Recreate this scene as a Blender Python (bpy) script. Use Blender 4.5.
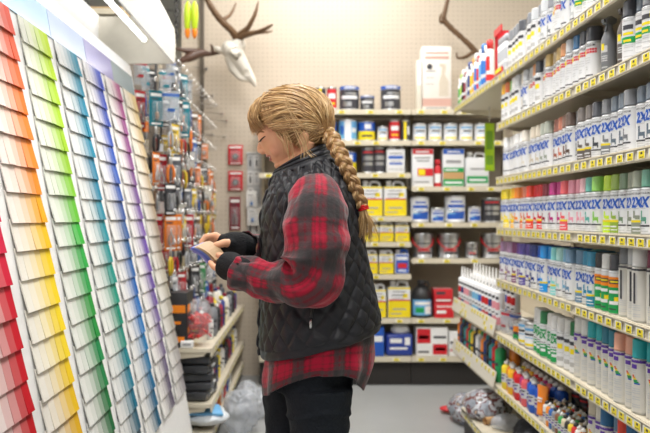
import bpy, bmesh, math, random
from mathutils import Vector, Matrix, noise, Euler
for o in list(bpy.data.objects): bpy.data.objects.remove(o)
S = bpy.context.scene; C = S.collection
PI = math.pi
# ------------------------------------------------------------------ camera, world, lights
F = 800.0                      # focal length in pixels of a 650 px wide frame
cd = bpy.data.cameras.new('camera'); cam = bpy.data.objects.new('camera', cd); C.objects.link(cam)
cd.sensor_width = 36; cd.lens = F/650*36
cd.shift_x = 18/650; cd.shift_y = 0.5/650
cam.location = (0, 0, 1.30); cam.rotation_euler = (PI/2, 0, 0)
cd.dof.use_dof = True; cd.dof.focus_distance = 2.12; cd.dof.aperture_fstop = 4.0
cd.clip_start = 0.05
S.camera = cam
w = bpy.data.worlds.new('store_light'); S.world = w; w.use_nodes = True
w.node_tree.nodes['Background'].inputs[0].default_value = (1.0, .98, .95, 1)
w.node_tree.nodes['Background'].inputs[1].default_value = 0.17
S.view_settings.view_transform = 'Standard'; S.view_settings.look = 'None'
S.view_settings.gamma = 1; S.view_settings.exposure = -0.10
def area(name, loc, rot, sx, sy, e, col=(1, .98, .955)):
    l = bpy.data.lights.new(name, 'AREA'); l.shape = 'RECTANGLE'; l.size = sx; l.size_y = sy; l.energy = e; l.color = col
    o = bpy.data.objects.new(name, l); C.objects.link(o); o.location = loc; o.rotation_euler = rot; return o
LAMPS = [(0.25, -1.4), (0.25, 1.3), (0.25, 3.7), (0.15, 5.6), (-2.6, 3.6), (-2.6, 8.5), (2.7, 3.4)]
for (x, y) in LAMPS:
    area('ceiling_lamp_light', (x, y, 3.87), (0, 0, 0), .9, 1.2, 60 if abs(x) < 1 else 46)
area('canopy_tube_light', (-.76, 2.7, 2.10), (0, math.radians(32), 0), .05, 2.9, 2.6, (1, .99, 1))

# ------------------------------------------------------------------ helpers
def px(x, y, Y): return Vector(((x-307)/F*Y, Y, 1.3-(y-216)/F*Y))
class MB:
    def __init__(s): s.v = []; s.f = []; s.m = []; s.sm = []; s.uv = None
    def add(s, vs, fs, m=0, smooth=False):
        b = len(s.v); s.v += [tuple(v) for v in vs]
        for f in fs: s.f.append(tuple(i+b for i in f)); s.m.append(m); s.sm.append(smooth)
        return s
    def box(s, c, d, m=0, rot=None, taper=1.0):
        vs = []
        for sx in (-1, 1):
            for sy in (-1, 1):
                for sz in (-1, 1):
                    t = taper if sz > 0 else 1
                    v = Vector((sx*d[0]/2*t, sy*d[1]/2*t, sz*d[2]/2))
                    if rot: v = Euler(rot).to_matrix() @ v
                    vs.append(v+Vector(c))
        return s.add(vs, [(0,1,3,2),(4,6,7,5),(0,4,5,1),(2,3,7,6),(0,2,6,4),(1,5,7,3)], m)
    def rbox(s, c, d, b=.004, m=0, rot=None, seg=2):
        bm = bmesh.new(); bmesh.ops.create_cube(bm, size=1)
        bmesh.ops.scale(bm, vec=d, verts=bm.verts)
        bmesh.ops.bevel(bm, geom=bm.edges[:], offset=min(b, min(d)*.45), segments=seg, profile=.5, affect='EDGES')
        M = (Euler(rot).to_matrix() if rot else Matrix.Identity(3))
        bm.verts.index_update()
        s.add([M @ v.co + Vector(c) for v in bm.verts], [[v.index for v in f.verts] for f in bm.faces], m, True)
        bm.free(); return s
    def lathe(s, prof, c=(0,0,0), seg=20, m=0, axis=None, smooth=True, cap=True, ms=None):
        M = Matrix.Identity(3)
        if axis is not None: M = Vector((0,0,1)).rotation_difference(Vector(axis).normalized()).to_matrix()
        vs = []; n = len(prof)
        for r, z in prof:
            for k in range(seg):
                a = 2*PI*k/seg; vs.append(M @ Vector((r*math.cos(a), r*math.sin(a), z)) + Vector(c))
        b = len(s.v); s.v += [tuple(v) for v in vs]
        for i in range(n-1):
            for k in range(seg):
                k2 = (k+1) % seg
                s.f.append((b+i*seg+k, b+i*seg+k2, b+(i+1)*seg+k2, b+(i+1)*seg+k))
                s.m.append(ms[i] if ms else m); s.sm.append(smooth)
        if cap:
            s.f.append(tuple(b+k for k in range(seg))[::-1]); s.m.append(ms[0] if ms else m); s.sm.append(False)
            s.f.append(tuple(b+(n-1)*seg+k for k in range(seg))); s.m.append(ms[-1] if ms else m); s.sm.append(False)
        return s
    def tube(s, pts, rad, seg=8, m=0, flat=1.0, smooth=True, up=None):
        pts = [Vector(p) for p in pts]; n = len(pts)
        if not hasattr(rad, '__len__'): rad = [rad]*n
        b = len(s.v); nrm = None
        for i, p in enumerate(pts):
            t = (pts[min(i+1, n-1)]-pts[max(i-1, 0)])
            t = t.normalized() if t.length > 1e-9 else Vector((0,0,1))
            if nrm is None:
                u = Vector(up) if up else (Vector((0,0,1)) if abs(t.z) < .9 else Vector((1,0,0)))
                nrm = (u - t*u.dot(t)).normalized()
            else: nrm = (nrm - t*nrm.dot(t)).normalized()
            bn = t.cross(nrm)
            for k in range(seg):
                a = 2*PI*k/seg
                s.v.append(tuple(p + nrm*math.cos(a)*rad[i] + bn*math.sin(a)*rad[i]*flat))
        for i in range(n-1):
            for k in range(seg):
                k2 = (k+1) % seg
                s.f.append((b+i*seg+k, b+i*seg+k2, b+(i+1)*seg+k2, b+(i+1)*seg+k)); s.m.append(m); s.sm.append(smooth)
        s.f.append(tuple(b+k for k in range(seg))[::-1]); s.m.append(m); s.sm.append(False)
        s.f.append(tuple(b+(n-1)*seg+k for k in range(seg))); s.m.append(m); s.sm.append(False)
        return s
    def ell(s, c, r, rot=None, m=0, seg=20, rings=12):
        M = Euler(rot).to_matrix() if rot else Matrix.Identity(3)
        vs = []
        for i in range(1, rings):
            p = PI*i/rings
            for k in range(seg):
                a = 2*PI*k/seg
                vs.append(M @ Vector((r[0]*math.sin(p)*math.cos(a), r[1]*math.sin(p)*math.sin(a), r[2]*math.cos(p))) + Vector(c))
        top = len(vs); vs.append(M @ Vector((0,0,r[2])) + Vector(c)); vs.append(M @ Vector((0,0,-r[2])) + Vector(c))
        fs = []
        for i in range(rings-2):
            for k in range(seg):
                k2 = (k+1) % seg; fs.append((i*seg+k, (i+1)*seg+k, (i+1)*seg+k2, i*seg+k2))
        for k in range(seg):
            k2 = (k+1) % seg
            fs.append((top, k, k2)); fs.append((top+1, (rings-2)*seg+k2, (rings-2)*seg+k))
        return s.add(vs, fs, m, True)
    def prism(s, poly, d, m=0):   # poly: list of 3D points, extruded by vector d
        n = len(poly); d = Vector(d)
        vs = [Vector(p) for p in poly] + [Vector(p)+d for p in poly]
        fs = [tuple(range(n))[::-1], tuple(range(n, 2*n))] + [(i, (i+1) % n, n+(i+1) % n, n+i) for i in range(n)]
        return s.add(vs, fs, m)
    def wrap(s, r, a0, a1, z0, z1, m, n=6, lift=.0004):   # patch of print on a cylinder, a=0 faces -X, +a turns towards -Y
        vs = []; n = max(n, math.ceil(abs(a1-a0)/.13)); lift = lift+r*.006
        for i in range(n+1):
            a = PI + a0+(a1-a0)*i/n
            for z in (z0, z1): vs.append(((r+lift)*math.cos(a), (r+lift)*math.sin(a), z))
        return s.add(vs, [(2*i, 2*i+2, 2*i+3, 2*i+1) for i in range(n)], m, True)
    def wraptext(s, geo, r, a, z, h, m, lift=.0008, wmax=None, shear=0.0):
        vs, fs, W, H = geo; k = h/H
        kx = k if wmax is None else min(k, wmax/W)
        out = []
        for x, y in vs:
            ang = PI + a + ((x-W/2)*kx + shear*y*k)/r
            out.append(((r*1.006+lift)*math.cos(ang), (r*1.006+lift)*math.sin(ang), z+(y-H/2)*k))
        return s.add(out, fs, m)
    def flattext(s, geo, o, ux, uy, h, m, wmax=None):     # text centred at o, along unit vectors ux, uy
        vs, fs, W, H = geo; k = h/H; kx = k if wmax is None else min(k, wmax/W)
        o = Vector(o); ux = Vector(ux); uy = Vector(uy)
        return s.add([o+ux*(x-W/2)*kx+uy*(y-H/2)*k for x, y in vs], fs, m)
    def mesh(s, name, mats):
        me = bpy.data.meshes.new(name); me.from_pydata(s.v, [], s.f); 
        for m in (mats if isinstance(mats, (list, tuple)) else [mats]): me.materials.append(m)
        me.polygons.foreach_set('material_index', s.m); me.polygons.foreach_set('use_smooth', s.sm)
        me.update(); return me
    def build(s, name, mats, parent=None, color=None):
        return link(name, s.mesh(name, mats), parent, color)
def link(name, me, parent=None, color=None):
    o = bpy.data.objects.new(name, me); C.objects.link(o)
    if parent: o.parent = parent
    if color: o.color = (*color, 1)
    return o
LAB = set()
def tag(o, label=None, cat=None, group=None, kind=None):
    if label:
        if label in LAB and kind != 'structure': print('DUPLABEL', label)
        LAB.add(label); o['label'] = label
    if cat: o['category'] = cat
    if group: o['group'] = group
    if kind: o['kind'] = kind
    return o
def empty(name, loc=(0,0,0), rz=0):
    o = bpy.data.objects.new(name, None); C.objects.link(o); o.location = loc; o.rotation_euler = (0,0,rz); o.empty_display_size = .02; return o
def thing(name, label, cat, loc=(0,0,0), rz=0, group=None): return tag(empty(name, loc, rz), label, cat, group)
class Kind:     # a kind of thing: list of (part name, mesh, tint slot, sub-parts)
    def __init__(s, name, cat, parts): s.name = name; s.cat = cat; s.parts = parts; s.first = None; s.list = []
    def put(s, loc, rz=0, label='', group=None, cols=(), scale=1, rot=None):
        if s.first is None:
            r = empty(s.name); 
            def mk(parts, par):
                for p in parts:
                    o = link(p[0], p[1], par); o['slot'] = p[2] if len(p) > 2 and p[2] is not None else -1
                    if len(p) > 3: mk(p[3], o)
            mk(s.parts, r); s.first = r
            s.tree = [(c, list(c.children)) for c in r.children]
        else:
            r = s.first.copy(); C.objects.link(r)
            for c, gs in s.tree:
                d = c.copy(); C.objects.link(d); d.parent = r; s._t(d, cols)
                for g in gs:
                    e = g.copy(); C.objects.link(e); e.parent = d; s._t(e, cols)
            r.location = loc; r.rotation_euler = rot or (0,0,rz); r.scale = (scale,)*3
            for k in ('label','group'): 
                if k in r: del r[k]
            tag(r, label, s.cat, group); return r
        for c, gs in s.tree:
            s._t(c, cols)
            for g in gs: s._t(g, cols)
        r.location = loc; r.rotation_euler = rot or (0,0,rz); r.scale = (scale,)*3
        tag(r, label, s.cat, group); return r
    def _t(s, o, cols):
        k = o.get('slot', -1)
        if 0 <= k < len(cols): o.color = (*cols[k], 1)
TX = {}
def text(t, bold=.022):
    if t in TX: return TX[t]
    cu = bpy.data.curves.new('t', 'FONT'); cu.body = t; cu.size = 1; cu.resolution_u = 2; cu.offset = bold
    o = bpy.data.objects.new('t', cu); C.objects.link(o); bpy.context.view_layer.update()
    me = o.to_mesh(); vs = [(v.co.x, v.co.y) for v in me.vertices]; fs = [tuple(p.vertices) for p in me.polygons]
    o.to_mesh_clear(); bpy.data.objects.remove(o); bpy.data.curves.remove(cu)
    x0 = min(v[0] for v in vs); y0 = min(v[1] for v in vs); vs = [(x-x0, y-y0) for x, y in vs]
    TX[t] = (vs, fs, max(v[0] for v in vs), max(v[1] for v in vs)); return TX[t]
# ---- materials
def mat(name, col=(.5,.5,.5), rough=.5, metal=0, var=.06, scale=40, bump=0, obj=False, trans=0, emit=0, alpha=1, coat=0, sheen=0, spec=None):
    m = bpy.data.materials.new(name); m.use_nodes = True; n = m.node_tree.nodes; l = m.node_tree.links
    b = n['Principled BSDF']; tc = n.new('ShaderNodeTexCoord'); nz = n.new('ShaderNodeTexNoise'); nz.inputs['Scale'].default_value = scale
    nz.inputs['Detail'].default_value = 3; l.new(tc.outputs['Object'], nz.inputs['Vector'])
    mr = n.new('ShaderNodeMapRange'); mr.inputs['To Min'].default_value = 1-var; mr.inputs['To Max'].default_value = 1+var; l.new(nz.outputs['Fac'], mr.inputs['Value'])
    mx = n.new('ShaderNodeVectorMath'); mx.operation = 'SCALE'; l.new(mr.outputs[0], mx.inputs['Scale'])
    if obj: oi = n.new('ShaderNodeObjectInfo'); l.new(oi.outputs['Color'], mx.inputs[0])
    else: mx.inputs[0].default_value = col
    l.new(mx.outputs[0], b.inputs['Base Color'])
    b.inputs['Roughness'].default_value = rough; b.inputs['Metallic'].default_value = metal
    b.inputs['Transmission Weight'].default_value = trans; b.inputs['Alpha'].default_value = alpha
    b.inputs['Coat Weight'].default_value = coat; b.inputs['Sheen Weight'].default_value = sheen
    b.inputs['Specular IOR Level'].default_value = spec if spec is not None else (.5 if rough < .45 else .22)
    if emit: l.new(mx.outputs[0], b.inputs['Emission Color']); b.inputs['Emission Strength'].default_value = emit
    if bump:
        bp = n.new('ShaderNodeBump'); bp.inputs['Strength'].default_value = bump; bp.inputs['Distance'].default_value = .01
        l.new(nz.outputs['Fac'], bp.inputs['Height']); l.new(bp.outputs[0], b.inputs['Normal'])
    return m
M = {}
M['white'] = mat('white_paint', (.86,.86,.85), .45)
M['warmwhite'] = mat('ivory_enamel', (.74,.70,.60), .4)
M['shelf'] = mat('almond_shelf_steel', (.66,.60,.47), .38, var=.04)
M['shelfdark'] = mat('shelf_back_panel', (.28,.24,.19), .7)
M['kick'] = mat('dark_kickplate', (.035,.032,.03), .5)
M['chrome'] = mat('bright_steel', (.75,.75,.76), .25, 1)
M['tin'] = mat('tinplate', (.55,.56,.57), .3, 1)
M['black'] = mat('black_plastic', (.02,.02,.022), .4)
M['dark'] = mat('dark_print', (.06,.06,.07), .5)
M['grey'] = mat('grey_print', (.35,.35,.36), .5)
M['lgrey'] = mat('pale_grey_print', (.6,.61,.62), .5)
M['blue'] = mat('blue_print', (.015,.10,.50), .4)
M['ltblue'] = mat('light_blue_print', (.15,.42,.72), .4)
M['red'] = mat('red_print', (.62,.02,.03), .4)
M['yellow'] = mat('yellow_print', (.85,.68,.02), .45)
M['tagyellow'] = mat('yellow_tag_card', (.85,.70,.03), .5)
M['tagwhite'] = mat('white_tag_card', (.82,.82,.76), .5)
M['orange'] = mat('orange_print', (.85,.25,.02), .45)
M['green'] = mat('green_print', (.02,.33,.09), .45)
M['purple'] = mat('purple_print', (.12,.05,.35), .45)
M['tan'] = mat('tan_print', (.55,.33,.15), .5)
M['obj'] = mat('tinted_plastic', obj=True, rough=.35, var=.03)
M['objm'] = mat('tinted_print', obj=True, rough=.5, var=.03)
M['canwhite'] = mat('white_can_lacquer', (.80,.81,.83), .28, var=.02)
M['paper'] = mat('tinted_paint_card', obj=True, rough=.6, var=.012, scale=15)
M['clear'] = mat('clear_plastic_film', (.8,.82,.84), .12, alpha=.16, bump=.5, scale=25)
M['film'] = mat('crinkled_plastic_film', (.62,.66,.72), .13, alpha=.42, bump=1.0, scale=18)
M['card'] = mat('cardboard', (.42,.29,.16), .8, bump=.1)
M['wood'] = mat('light_wood', (.6,.42,.22), .6)
M['beige_can'] = mat('beige_can_lacquer', (.72,.70,.65), .35)
M['charcoal'] = mat('charcoal_fabric', (.05,.055,.065), .8, bump=.6, scale=60)

# ------------------------------------------------------------------ setting
def nodes(m): return m.node_tree.nodes, m.node_tree.links, m.node_tree.nodes['Principled BSDF']
def pegboard():
    m = mat('beige_pegboard', (.55,.475,.385), .6, var=.04, scale=3); n, l, b = nodes(m)
    tc = n.new('ShaderNodeTexCoord'); sc = n.new('ShaderNodeVectorMath'); sc.operation = 'SCALE'; sc.inputs['Scale'].default_value = 1/.0381
    l.new(tc.outputs['Object'], sc.inputs[0]); fr = n.new('ShaderNodeVectorMath'); fr.operation = 'FRACTION'; l.new(sc.outputs[0], fr.inputs[0])
    sep = n.new('ShaderNodeSeparateXYZ'); l.new(fr.outputs[0], sep.inputs[0])
    def d(i, k):
        a = n.new('ShaderNodeMath'); a.operation = 'SUBTRACT'; l.new(i, a.inputs[0]); a.inputs[1].default_value = .5
        q = n.new('ShaderNodeMath'); q.operation = 'POWER'; l.new(a.outputs[0], q.inputs[0]); q.inputs[1].default_value = 2; return q.outputs[0]
    ad = n.new('ShaderNodeMath'); l.new(d(sep.outputs[0], 0), ad.inputs[0]); l.new(d(sep.outputs[2], 0), ad.inputs[1])
    lt = n.new('ShaderNodeMath'); lt.operation = 'LESS_THAN'; l.new(ad.outputs[0], lt.inputs[0]); lt.inputs[1].default_value = .012
    src = b.inputs['Base Color'].links[0].from_socket
    mx = n.new('ShaderNodeMix'); mx.data_type = 'RGBA'; l.new(lt.outputs[0], mx.inputs[0]); l.new(src, mx.inputs[6]); mx.inputs[7].default_value = (.30,.24,.18,1)
    l.new(mx.outputs[2], b.inputs['Base Color']); return m
def floor_mat():
    m = mat('polished_concrete', (.36,.37,.37), .32, var=.16, scale=1.6, bump=0); n, l, b = nodes(m)
    nz = n.new('ShaderNodeTexNoise'); nz.inputs['Scale'].default_value = 14; nz.inputs['Detail'].default_value = 6
    mr = n.new('ShaderNodeMapRange'); mr.inputs['To Min'].default_value = .25; mr.inputs['To Max'].default_value = .45; l.new(nz.outputs[0], mr.inputs[0]); l.new(mr.outputs[0], b.inputs['Roughness'])
    return m
def struct(name, mb, m): o = mb.build(name, m); o['kind'] = 'structure'; return o
PEG = pegboard()
struct('floor', MB().box((-.5, 4, -.05), (9, 16, .1)), floor_mat())
struct('wall_back', MB().box((1.27, 6.62, 2.0), (4.6, .1, 4.0)), PEG)
struct('wall_far', MB().box((-3, 11.5, 2.0), (5, .1, 4.0)), M['warmwhite'])
struct('wall_left', MB().box((-5, 4, 2.0), (.1, 16, 4.0)), M['warmwhite'])
struct('wall_right', MB().box((3.6, 3, 2.0), (.1, 12, 4.0)), M['warmwhite'])
ceil = MB().box((-.5, 4, 4.05), (9, 16, .1))
struct('ceiling', ceil, mat('ceiling_tile', (.72,.72,.70), .8, var=.08, scale=2))
tr = MB()
for k in range(12): tr.box((-.5, -3+k*1.22, 3.995), (9, .025, .012))
for k in range(14): tr.box((-4.6+k*.61, 4, 3.994), (.025, 16, .012))
struct('trim_1', tr, M['grey'])
struct('trim_2', MB().box((-.86, 6.56, 2.1), (.03, .03, 2.6)), mat('dark_upright_steel', (.12,.1,.08), .5))
LE = mat('lamp_diffuser', (1, .98, .95), .5, emit=3)
for i, (x, y) in enumerate(LAMPS):
    t = thing('ceiling_light', 'fluorescent ceiling light ' + ['behind the photographer','over the paint cards','over the shopper and spray cans','near the back wall','over the next aisle on the left','at the far end of the left aisle','beyond the spray can rack'][i], 'light', (x, y, 3.9))
    MB().box((0,0,.055), (.96,1.26,.07)).box((.47,0,.01),(.02,1.26,.03)).box((-.47,0,.01),(.02,1.26,.03)).build('housing', M['white'], t)
    MB().box((0,0,.012), (.9,1.2,.01)).build('diffuser', LE, t)
# ------------------------------------------------------------------ price tags and shelving
def tag_mesh(v=0):
    mb = MB()   # faces -X, lies in the YZ plane
    mb.box((0,0,0), (.0012,.055,.026), 1).box((-.0009,-.004,-.001), (.0008,.042,.022), 0)
    mb.box((-.0015,-.004,.004), (.0005,.012,.007), 2)
    mb.box((-.0015,-.004,-.008), (.0005,.024,.002), 2)
    return mb.mesh('price_tag', [M['tagyellow'], M['tagwhite'], M['dark']])
TAG = tag_mesh()
def tags(parent, pos, rot, n_skip=0):
    first = None
    for p in pos:
        o = link('price_tag', TAG, parent) if first is None else first.copy()
        if first is None: first = o
        else: C.objects.link(o); o.parent = parent
        o.location = p; o.rotation_euler = rot
RX = 1.0          # front plane of the right rack
def rshelf(unit, z, y0, y1, front=RX, depth=.41, lip=.032, tagstep=.079, rnd=None, board=False):
    mb = MB().box((front+depth/2, (y0+y1)/2, z-.012), (depth, y1-y0-.004, .02))
    mb.box((front+.004, (y0+y1)/2, z-.020), (.008, y1-y0-.004, lip+.012))
    mb.box((front-.001, (y0+y1)/2, z-.003), (.006, y1-y0-.006, .003)).box((front-.001, (y0+y1)/2, z-.004-lip), (.006, y1-y0-.006, .003))
    for yy in (y0+.03, y1-.03):     # tapered bracket under each end
        mb.prism([(front+.03, yy, z-.022), (front+depth, yy, z-.022), (front+depth, yy, z-.085), (front+.06, yy, z-.035)], (0,.003,0))
    sh = mb.build('shelf', M['shelf'], unit)
    r = random.Random(int(z*100+y0*10)); pos = []
    if not board:
        y = y0+.045
        while y < y1-.03:
            pos.append((front-.003, y, z-.0215)); y += tagstep*r.uniform(.85, 1.15)
        tags(sh, pos, (0,0,0))
    else:
        k = math.radians(12)
        b = MB().box((0,0,.0), (.004, y1-y0-.01, .085)).build('label_board', M['warmwhite'], sh)
        b.location = (front-.006, (y0+y1)/2, z+.022); b.rotation_euler = (0, k, 0)
        for row, zz in ((0,.026),(1,-.004),(2,-.028)):
            y = y0+.05+.02*row
            while y < y1-.05:
                if r.random() < (.8,.3,.2)[row]: pos.append((-.003, y-(y0+y1)/2, zz))
                y += .066*r.uniform(.95,1.6)
        tags(b, pos, (0,0,0))
    return sh
ZS = {'A': 2.042, 'B': 1.792, 'C': 1.508, 'D': 1.245, 'E': .975, 'F': .692, 'G': .415}
seams = [1.79, 3.01, 4.23, 5.45]
UN = []
for i in range(3):
    y0, y1 = seams[i], seams[i+1]
    u = thing('shelving_unit', ['almond steel shelving unit of spray paint nearest the camera on the right','almond steel shelving unit of spray paint, second from the camera on the right','open low shelving unit of caulk tubes beside the back corner'][i], 'shelves', (0,0,0))
    UN.append(u)
    if i < 2: MB().box((RX+.42, (y0+y1)/2, 1.15), (.012, y1-y0-.004, 2.3)).build('back_panel', M['shelf'], u)
    else: MB().box((RX+.42, (y0+y1)/2, .5), (.012, y1-y0-.004, 1.0)).build('back_panel', M['shelf'], u)
    for yy in (y0+.012, y1-.012): MB().box((RX+.42, yy, 1.15), (.04,.02,2.3)).build('upright', M['shelf'], u)
    for k, z in ZS.items():
        if i == 2 and k in 'BCDE': continue
        if i == 2 and k == 'A': rshelf(u, z, y0, y1, lip=.03)
        elif i == 2: rshelf(u, z, y0, y1, board=True)
        else: rshelf(u, z, y0, y1, tagstep=.066 if k in 'FG' else .079)
    e = y1 if i < 2 else y0+.55
    bx = .92
    bs = MB().box((bx+.25, (y0+e)/2, .075), (.46, e-y0-.004, .15)).build('base_plinth', M['kick'], u)
    dk = MB().box((bx+.25, (y0+e)/2, .157), (.5, e-y0-.004, .016)).box((bx+.003, (y0+e)/2, .14), (.006, e-y0-.004, .04)).build('base_deck', M['shelf'], u)
    tags(dk, [(bx-.001, y0+.06+.085*q, .142) for q in range(int((e-y0-.1)/.085))], (0,0,0))
# ------------------------------------------------------------------ spray cans
T2X, TOL = text('2X', .055), text('RUST-OLEUM')
CW, OB = 0, 1
def can_body(kind, r=.033, h=.145):
    mb = MB()
    ms = [2, 0, 0, 2, 2, 2]
    mb.lathe([(r-.001,0),(r,.002),(r,.006),(r,h-.008),(r+.0008,h-.005),(r-.004,h),(r-.012,h+.006)], seg=24, ms=[2,2,0,2,0,0])
    if kind == '2x':
        mb.wraptext(T2X, r, 0, h*.70, .034, 3, wmax=.040, shear=.12)
        mb.wraptext(TOL, r, 0, h*.885, .0055, 4)
        mb.wrap(r, -.55, .6, h*.80-.005+.01, h*.80+.007, 0)
        mb.wrap(r, -.6, .3, h*.56, h*.575, 5)
        # picture of a painted chair, in the can's own colour
        mb.wrap(r, -.35, -.12, h*.30, h*.52, 1); mb.wrap(r, -.12, .35, h*.30, h*.385, 1); mb.wrap(r, .22, .35, h*.25, h*.31, 1); mb.wrap(r, -.35, -.22, h*.24, h*.31, 1)
        mb.wrap(r, -.65, .65, h*.185, h*.22, 4); mb.wrap(r, -.6, .2, h*.135, h*.155, 5)
        mb.wrap(r, -.6, .5, h*.08, h*.1, 5)
    if kind == '2xs':    # satin: yellow ribbon and coloured foot
        mb.wraptext(T2X, r, 0, h*.70, .034, 3, wmax=.040, shear=.12)
        mb.wraptext(TOL, r, 0, h*.885, .0055, 4)
        mb.wrap(r, -.6, .3, h*.56, h*.575, 5)
        mb.wrap(r, -.35, -.12, h*.36, h*.52, 1); mb.wrap(r, -.12, .35, h*.34, h*.42, 1)
        mb.wrap(r, -PI, PI, h*.27, h*.32, 6, n=24); mb.wrap(r, -PI, PI, h*.02, h*.27, 1, n=24)
        mb.wrap(r, -.6, .4, h*.15, h*.18, 0, lift=.0008); mb.wrap(r, -.4, .5, h*.08, h*.1, 0, lift=.0008)
    if kind == 'metal':  # checked red band
        mb.wraptext(TOL, r, 0, h*.90, .0095, 4, wmax=.062)
        mb.wrap(r, -.25, 1.1, h*.70, h*.82, 7)
        for a in (-.02, .28, .58, .88): mb.wrap(r, a, a+.03, h*.70, h*.82, 0, lift=.0008)
        mb.wrap(r, -.25, 1.1, h*.755, h*.765, 0, lift=.0008)
        mb.wrap(r, -.75, -.3, h*.68, h*.80, 6)
        for z in (.58,.52,.46,.36,.30): mb.wrap(r, -.5, .4 if z > .4 else .1, h*z, h*(z+.018), 5)
        mb.wrap(r, -.6, .7, h*.14, h*.17, 4); mb.wrap(r, -.6, .3, h*.08, h*.1, 5)
    if kind == 'plainwhite':
        mb.wrap(r, -.5, .6, h*.76, h*.86, 4); mb.wrap(r, -.4, .4, h*.52, h*.66, 6); mb.wrap(r, -.5, .5, h*.4, h*.42, 5); mb.wrap(r, -.5, .5, h*.18, h*.3, 1)
    if kind == 'green':
        mb.wrap(r, -PI, PI, h*.02, h*.62, 8, n=24); mb.wrap(r, -PI, PI, h*.62, h*.86, 9, n=24); mb.wrap(r, -.5, .8, h*.70, h*.80, 4, lift=.0008); mb.wrap(r,-.3,.6,h*.73,h*.77,6,lift=.0012)
        mb.wrap(r, -.5, .6, h*.48, h*.55, 0, lift=.0008); mb.wrap(r, -.5, .6, h*.22, h*.30, 0, lift=.0008); mb.wrap(r, .2, .8, h*.30, h*.4, 6, lift=.0008); mb.wrap(r, -.5, .4, h*.10, h*.13, 4, lift=.0008)
    if kind == 'tallgrey':
        mb.wrap(r, -PI, PI, h*.94, h*.98, 4, n=24)
        mb.wrap(r, -.15, .12, h*.34, h*.90, 4); mb.wrap(r, .2, .28, h*.4, h*.86, 5)
        for z in (.30,.26,.22,.14,.10): mb.wrap(r, -.3, .6, h*z, h*(z+.015), 5)
    if kind == 'triangle':
        mb.wrap(r, -PI, PI, h*.93, h*.985, 10, n=24); mb.wrap(r, -.4, .3, h*.82, h*.90, 10)
        for q in range(6): mb.wrap(r, -.25+.05*q, .0+.12*q, h*(.68-.028*q), h*(.705-.028*q), (7,9,6,8,8,3)[q])
        for z in (.78,.74,.45,.41,.37,.30,.26,.16,.12): mb.wrap(r, -.35, .6 if z < .7 else .2, h*z, h*(z+.017), 5)
    if kind == 'greenlogo':
        mb.wrap(r, -.7, .9, h*.05, h*.42, 8); mb.wraptext(T2X, r, 0, h*.68, .03, 8, wmax=.038, shear=.12); mb.wrap(r, -.5, .6, h*.80, h*.86, 8); mb.wrap(r, -.3, .5, h*.2, h*.28, 0, lift=.0008)
        mb.wrap(r, -.5, .5, h*.46, h*.48, 4); mb.wrap(r, -.5, .5, h*.34, h*.38, 0, lift=.0008)
    if kind == 'greenfield':
        mb.wrap(r, -PI, PI, h*.42, h*.56, 8, n=24); mb.wrap(r, -.5, .6, h*.60, h*.66, 6); mb.wrap(r, -.5, .6, h*.72, h*.82, 4); mb.wrap(r, -.4, .6, h*.9, h*.93, 5); mb.wrap(r,-.4,.4,h*.45,h*.5,6,lift=.0008)
        for z in (.36,.32,.24,.12): mb.wrap(r, -.4, .6, h*z, h*(z+.02), 5)
    return mb.mesh('can_body', [M['canwhite'] if kind not in ('triangle','tallgrey') else M['beige_can'], M['objm'], M['tin'], M['blue'], M['dark'], M['lgrey'], M['yellow'], M['red'], M['green'], M['orange'], M['purple']])
def cap_mesh(r=.031, z=.147, h=.053):
    return MB().lathe([(r,z),(r,z+.004),(r-.0005,z+.005),(r-.0015,z+h-.006),(r-.003,z+h-.002),(r-.006,z+h)], seg=24).mesh('cap', M['obj'])
CAP = cap_mesh(); CAPT = cap_mesh(.0315, .172, .058)
K = {}
for k in ('2x','2xs','metal','plainwhite','green','greenlogo','greenfield'): K[k] = Kind('spray_can', 'spray paint can', [('can_body', can_body(k), 1), ('cap', CAP, 0)])
for k in ('tallgrey','triangle'): K[k] = Kind('spray_can', 'spray paint can', [('can_body', can_body(k, h=.17), 1), ('cap', CAPT, 0)])
# trigger sprayer bottle
b = MB().lathe([(.033,0),(.036,.004),(.036,.15),(.034,.165),(.024,.19),(.016,.215),(.014,.23)], seg=24, ms=[0,0,0,0,1,1])
b.wrap(.036,-.5,.5,.10,.13,2); b.wrap(.036,-.4,.1,.11,.14,3,lift=.0008)
for z in (.08,.07,.06,.03): b.wrap(.036,-.4,.5,z,z+.005,2)
t = MB().prism([(-.03,-.012,.228),(-.03,-.012,.25),(.0,-.012,.268),(.035,-.012,.258),(.03,-.012,.236),(.012,-.012,.228)], (0,.024,0)).box((-.036,0,.242),(.014,.014,.014)).prism([(-.018,-.006,.228),(-.012,-.006,.228),(-.022,-.006,.195),(-.028,-.006,.197)],(0,.012,0)).lathe([(.015,.215),(.016,.23)], seg=16)
K['sprayer'] = Kind('spray_bottle', 'spray bottle', [('bottle', b.mesh('bottle', [M['obj'], M['obj'], M['lgrey'], M['yellow']]), 0), ('trigger', t.mesh('trigger', M['obj']), 1)])
ORD = lambda n: ['first','second','third','fourth','fifth','sixth','seventh','eighth','ninth','tenth','eleventh','twelfth','thirteenth','fourteenth','fifteenth','sixteenth','seventeenth','eighteenth','nineteenth','twentieth'][n-1] if n <= 20 else (['twenty-first','twenty-second','twenty-third','twenty-fourth','twenty-fifth','twenty-sixth','twenty-seventh','twenty-eighth','twenty-ninth','thirtieth','thirty-first','thirty-second','thirty-third','thirty-fourth'][n-21])
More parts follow.
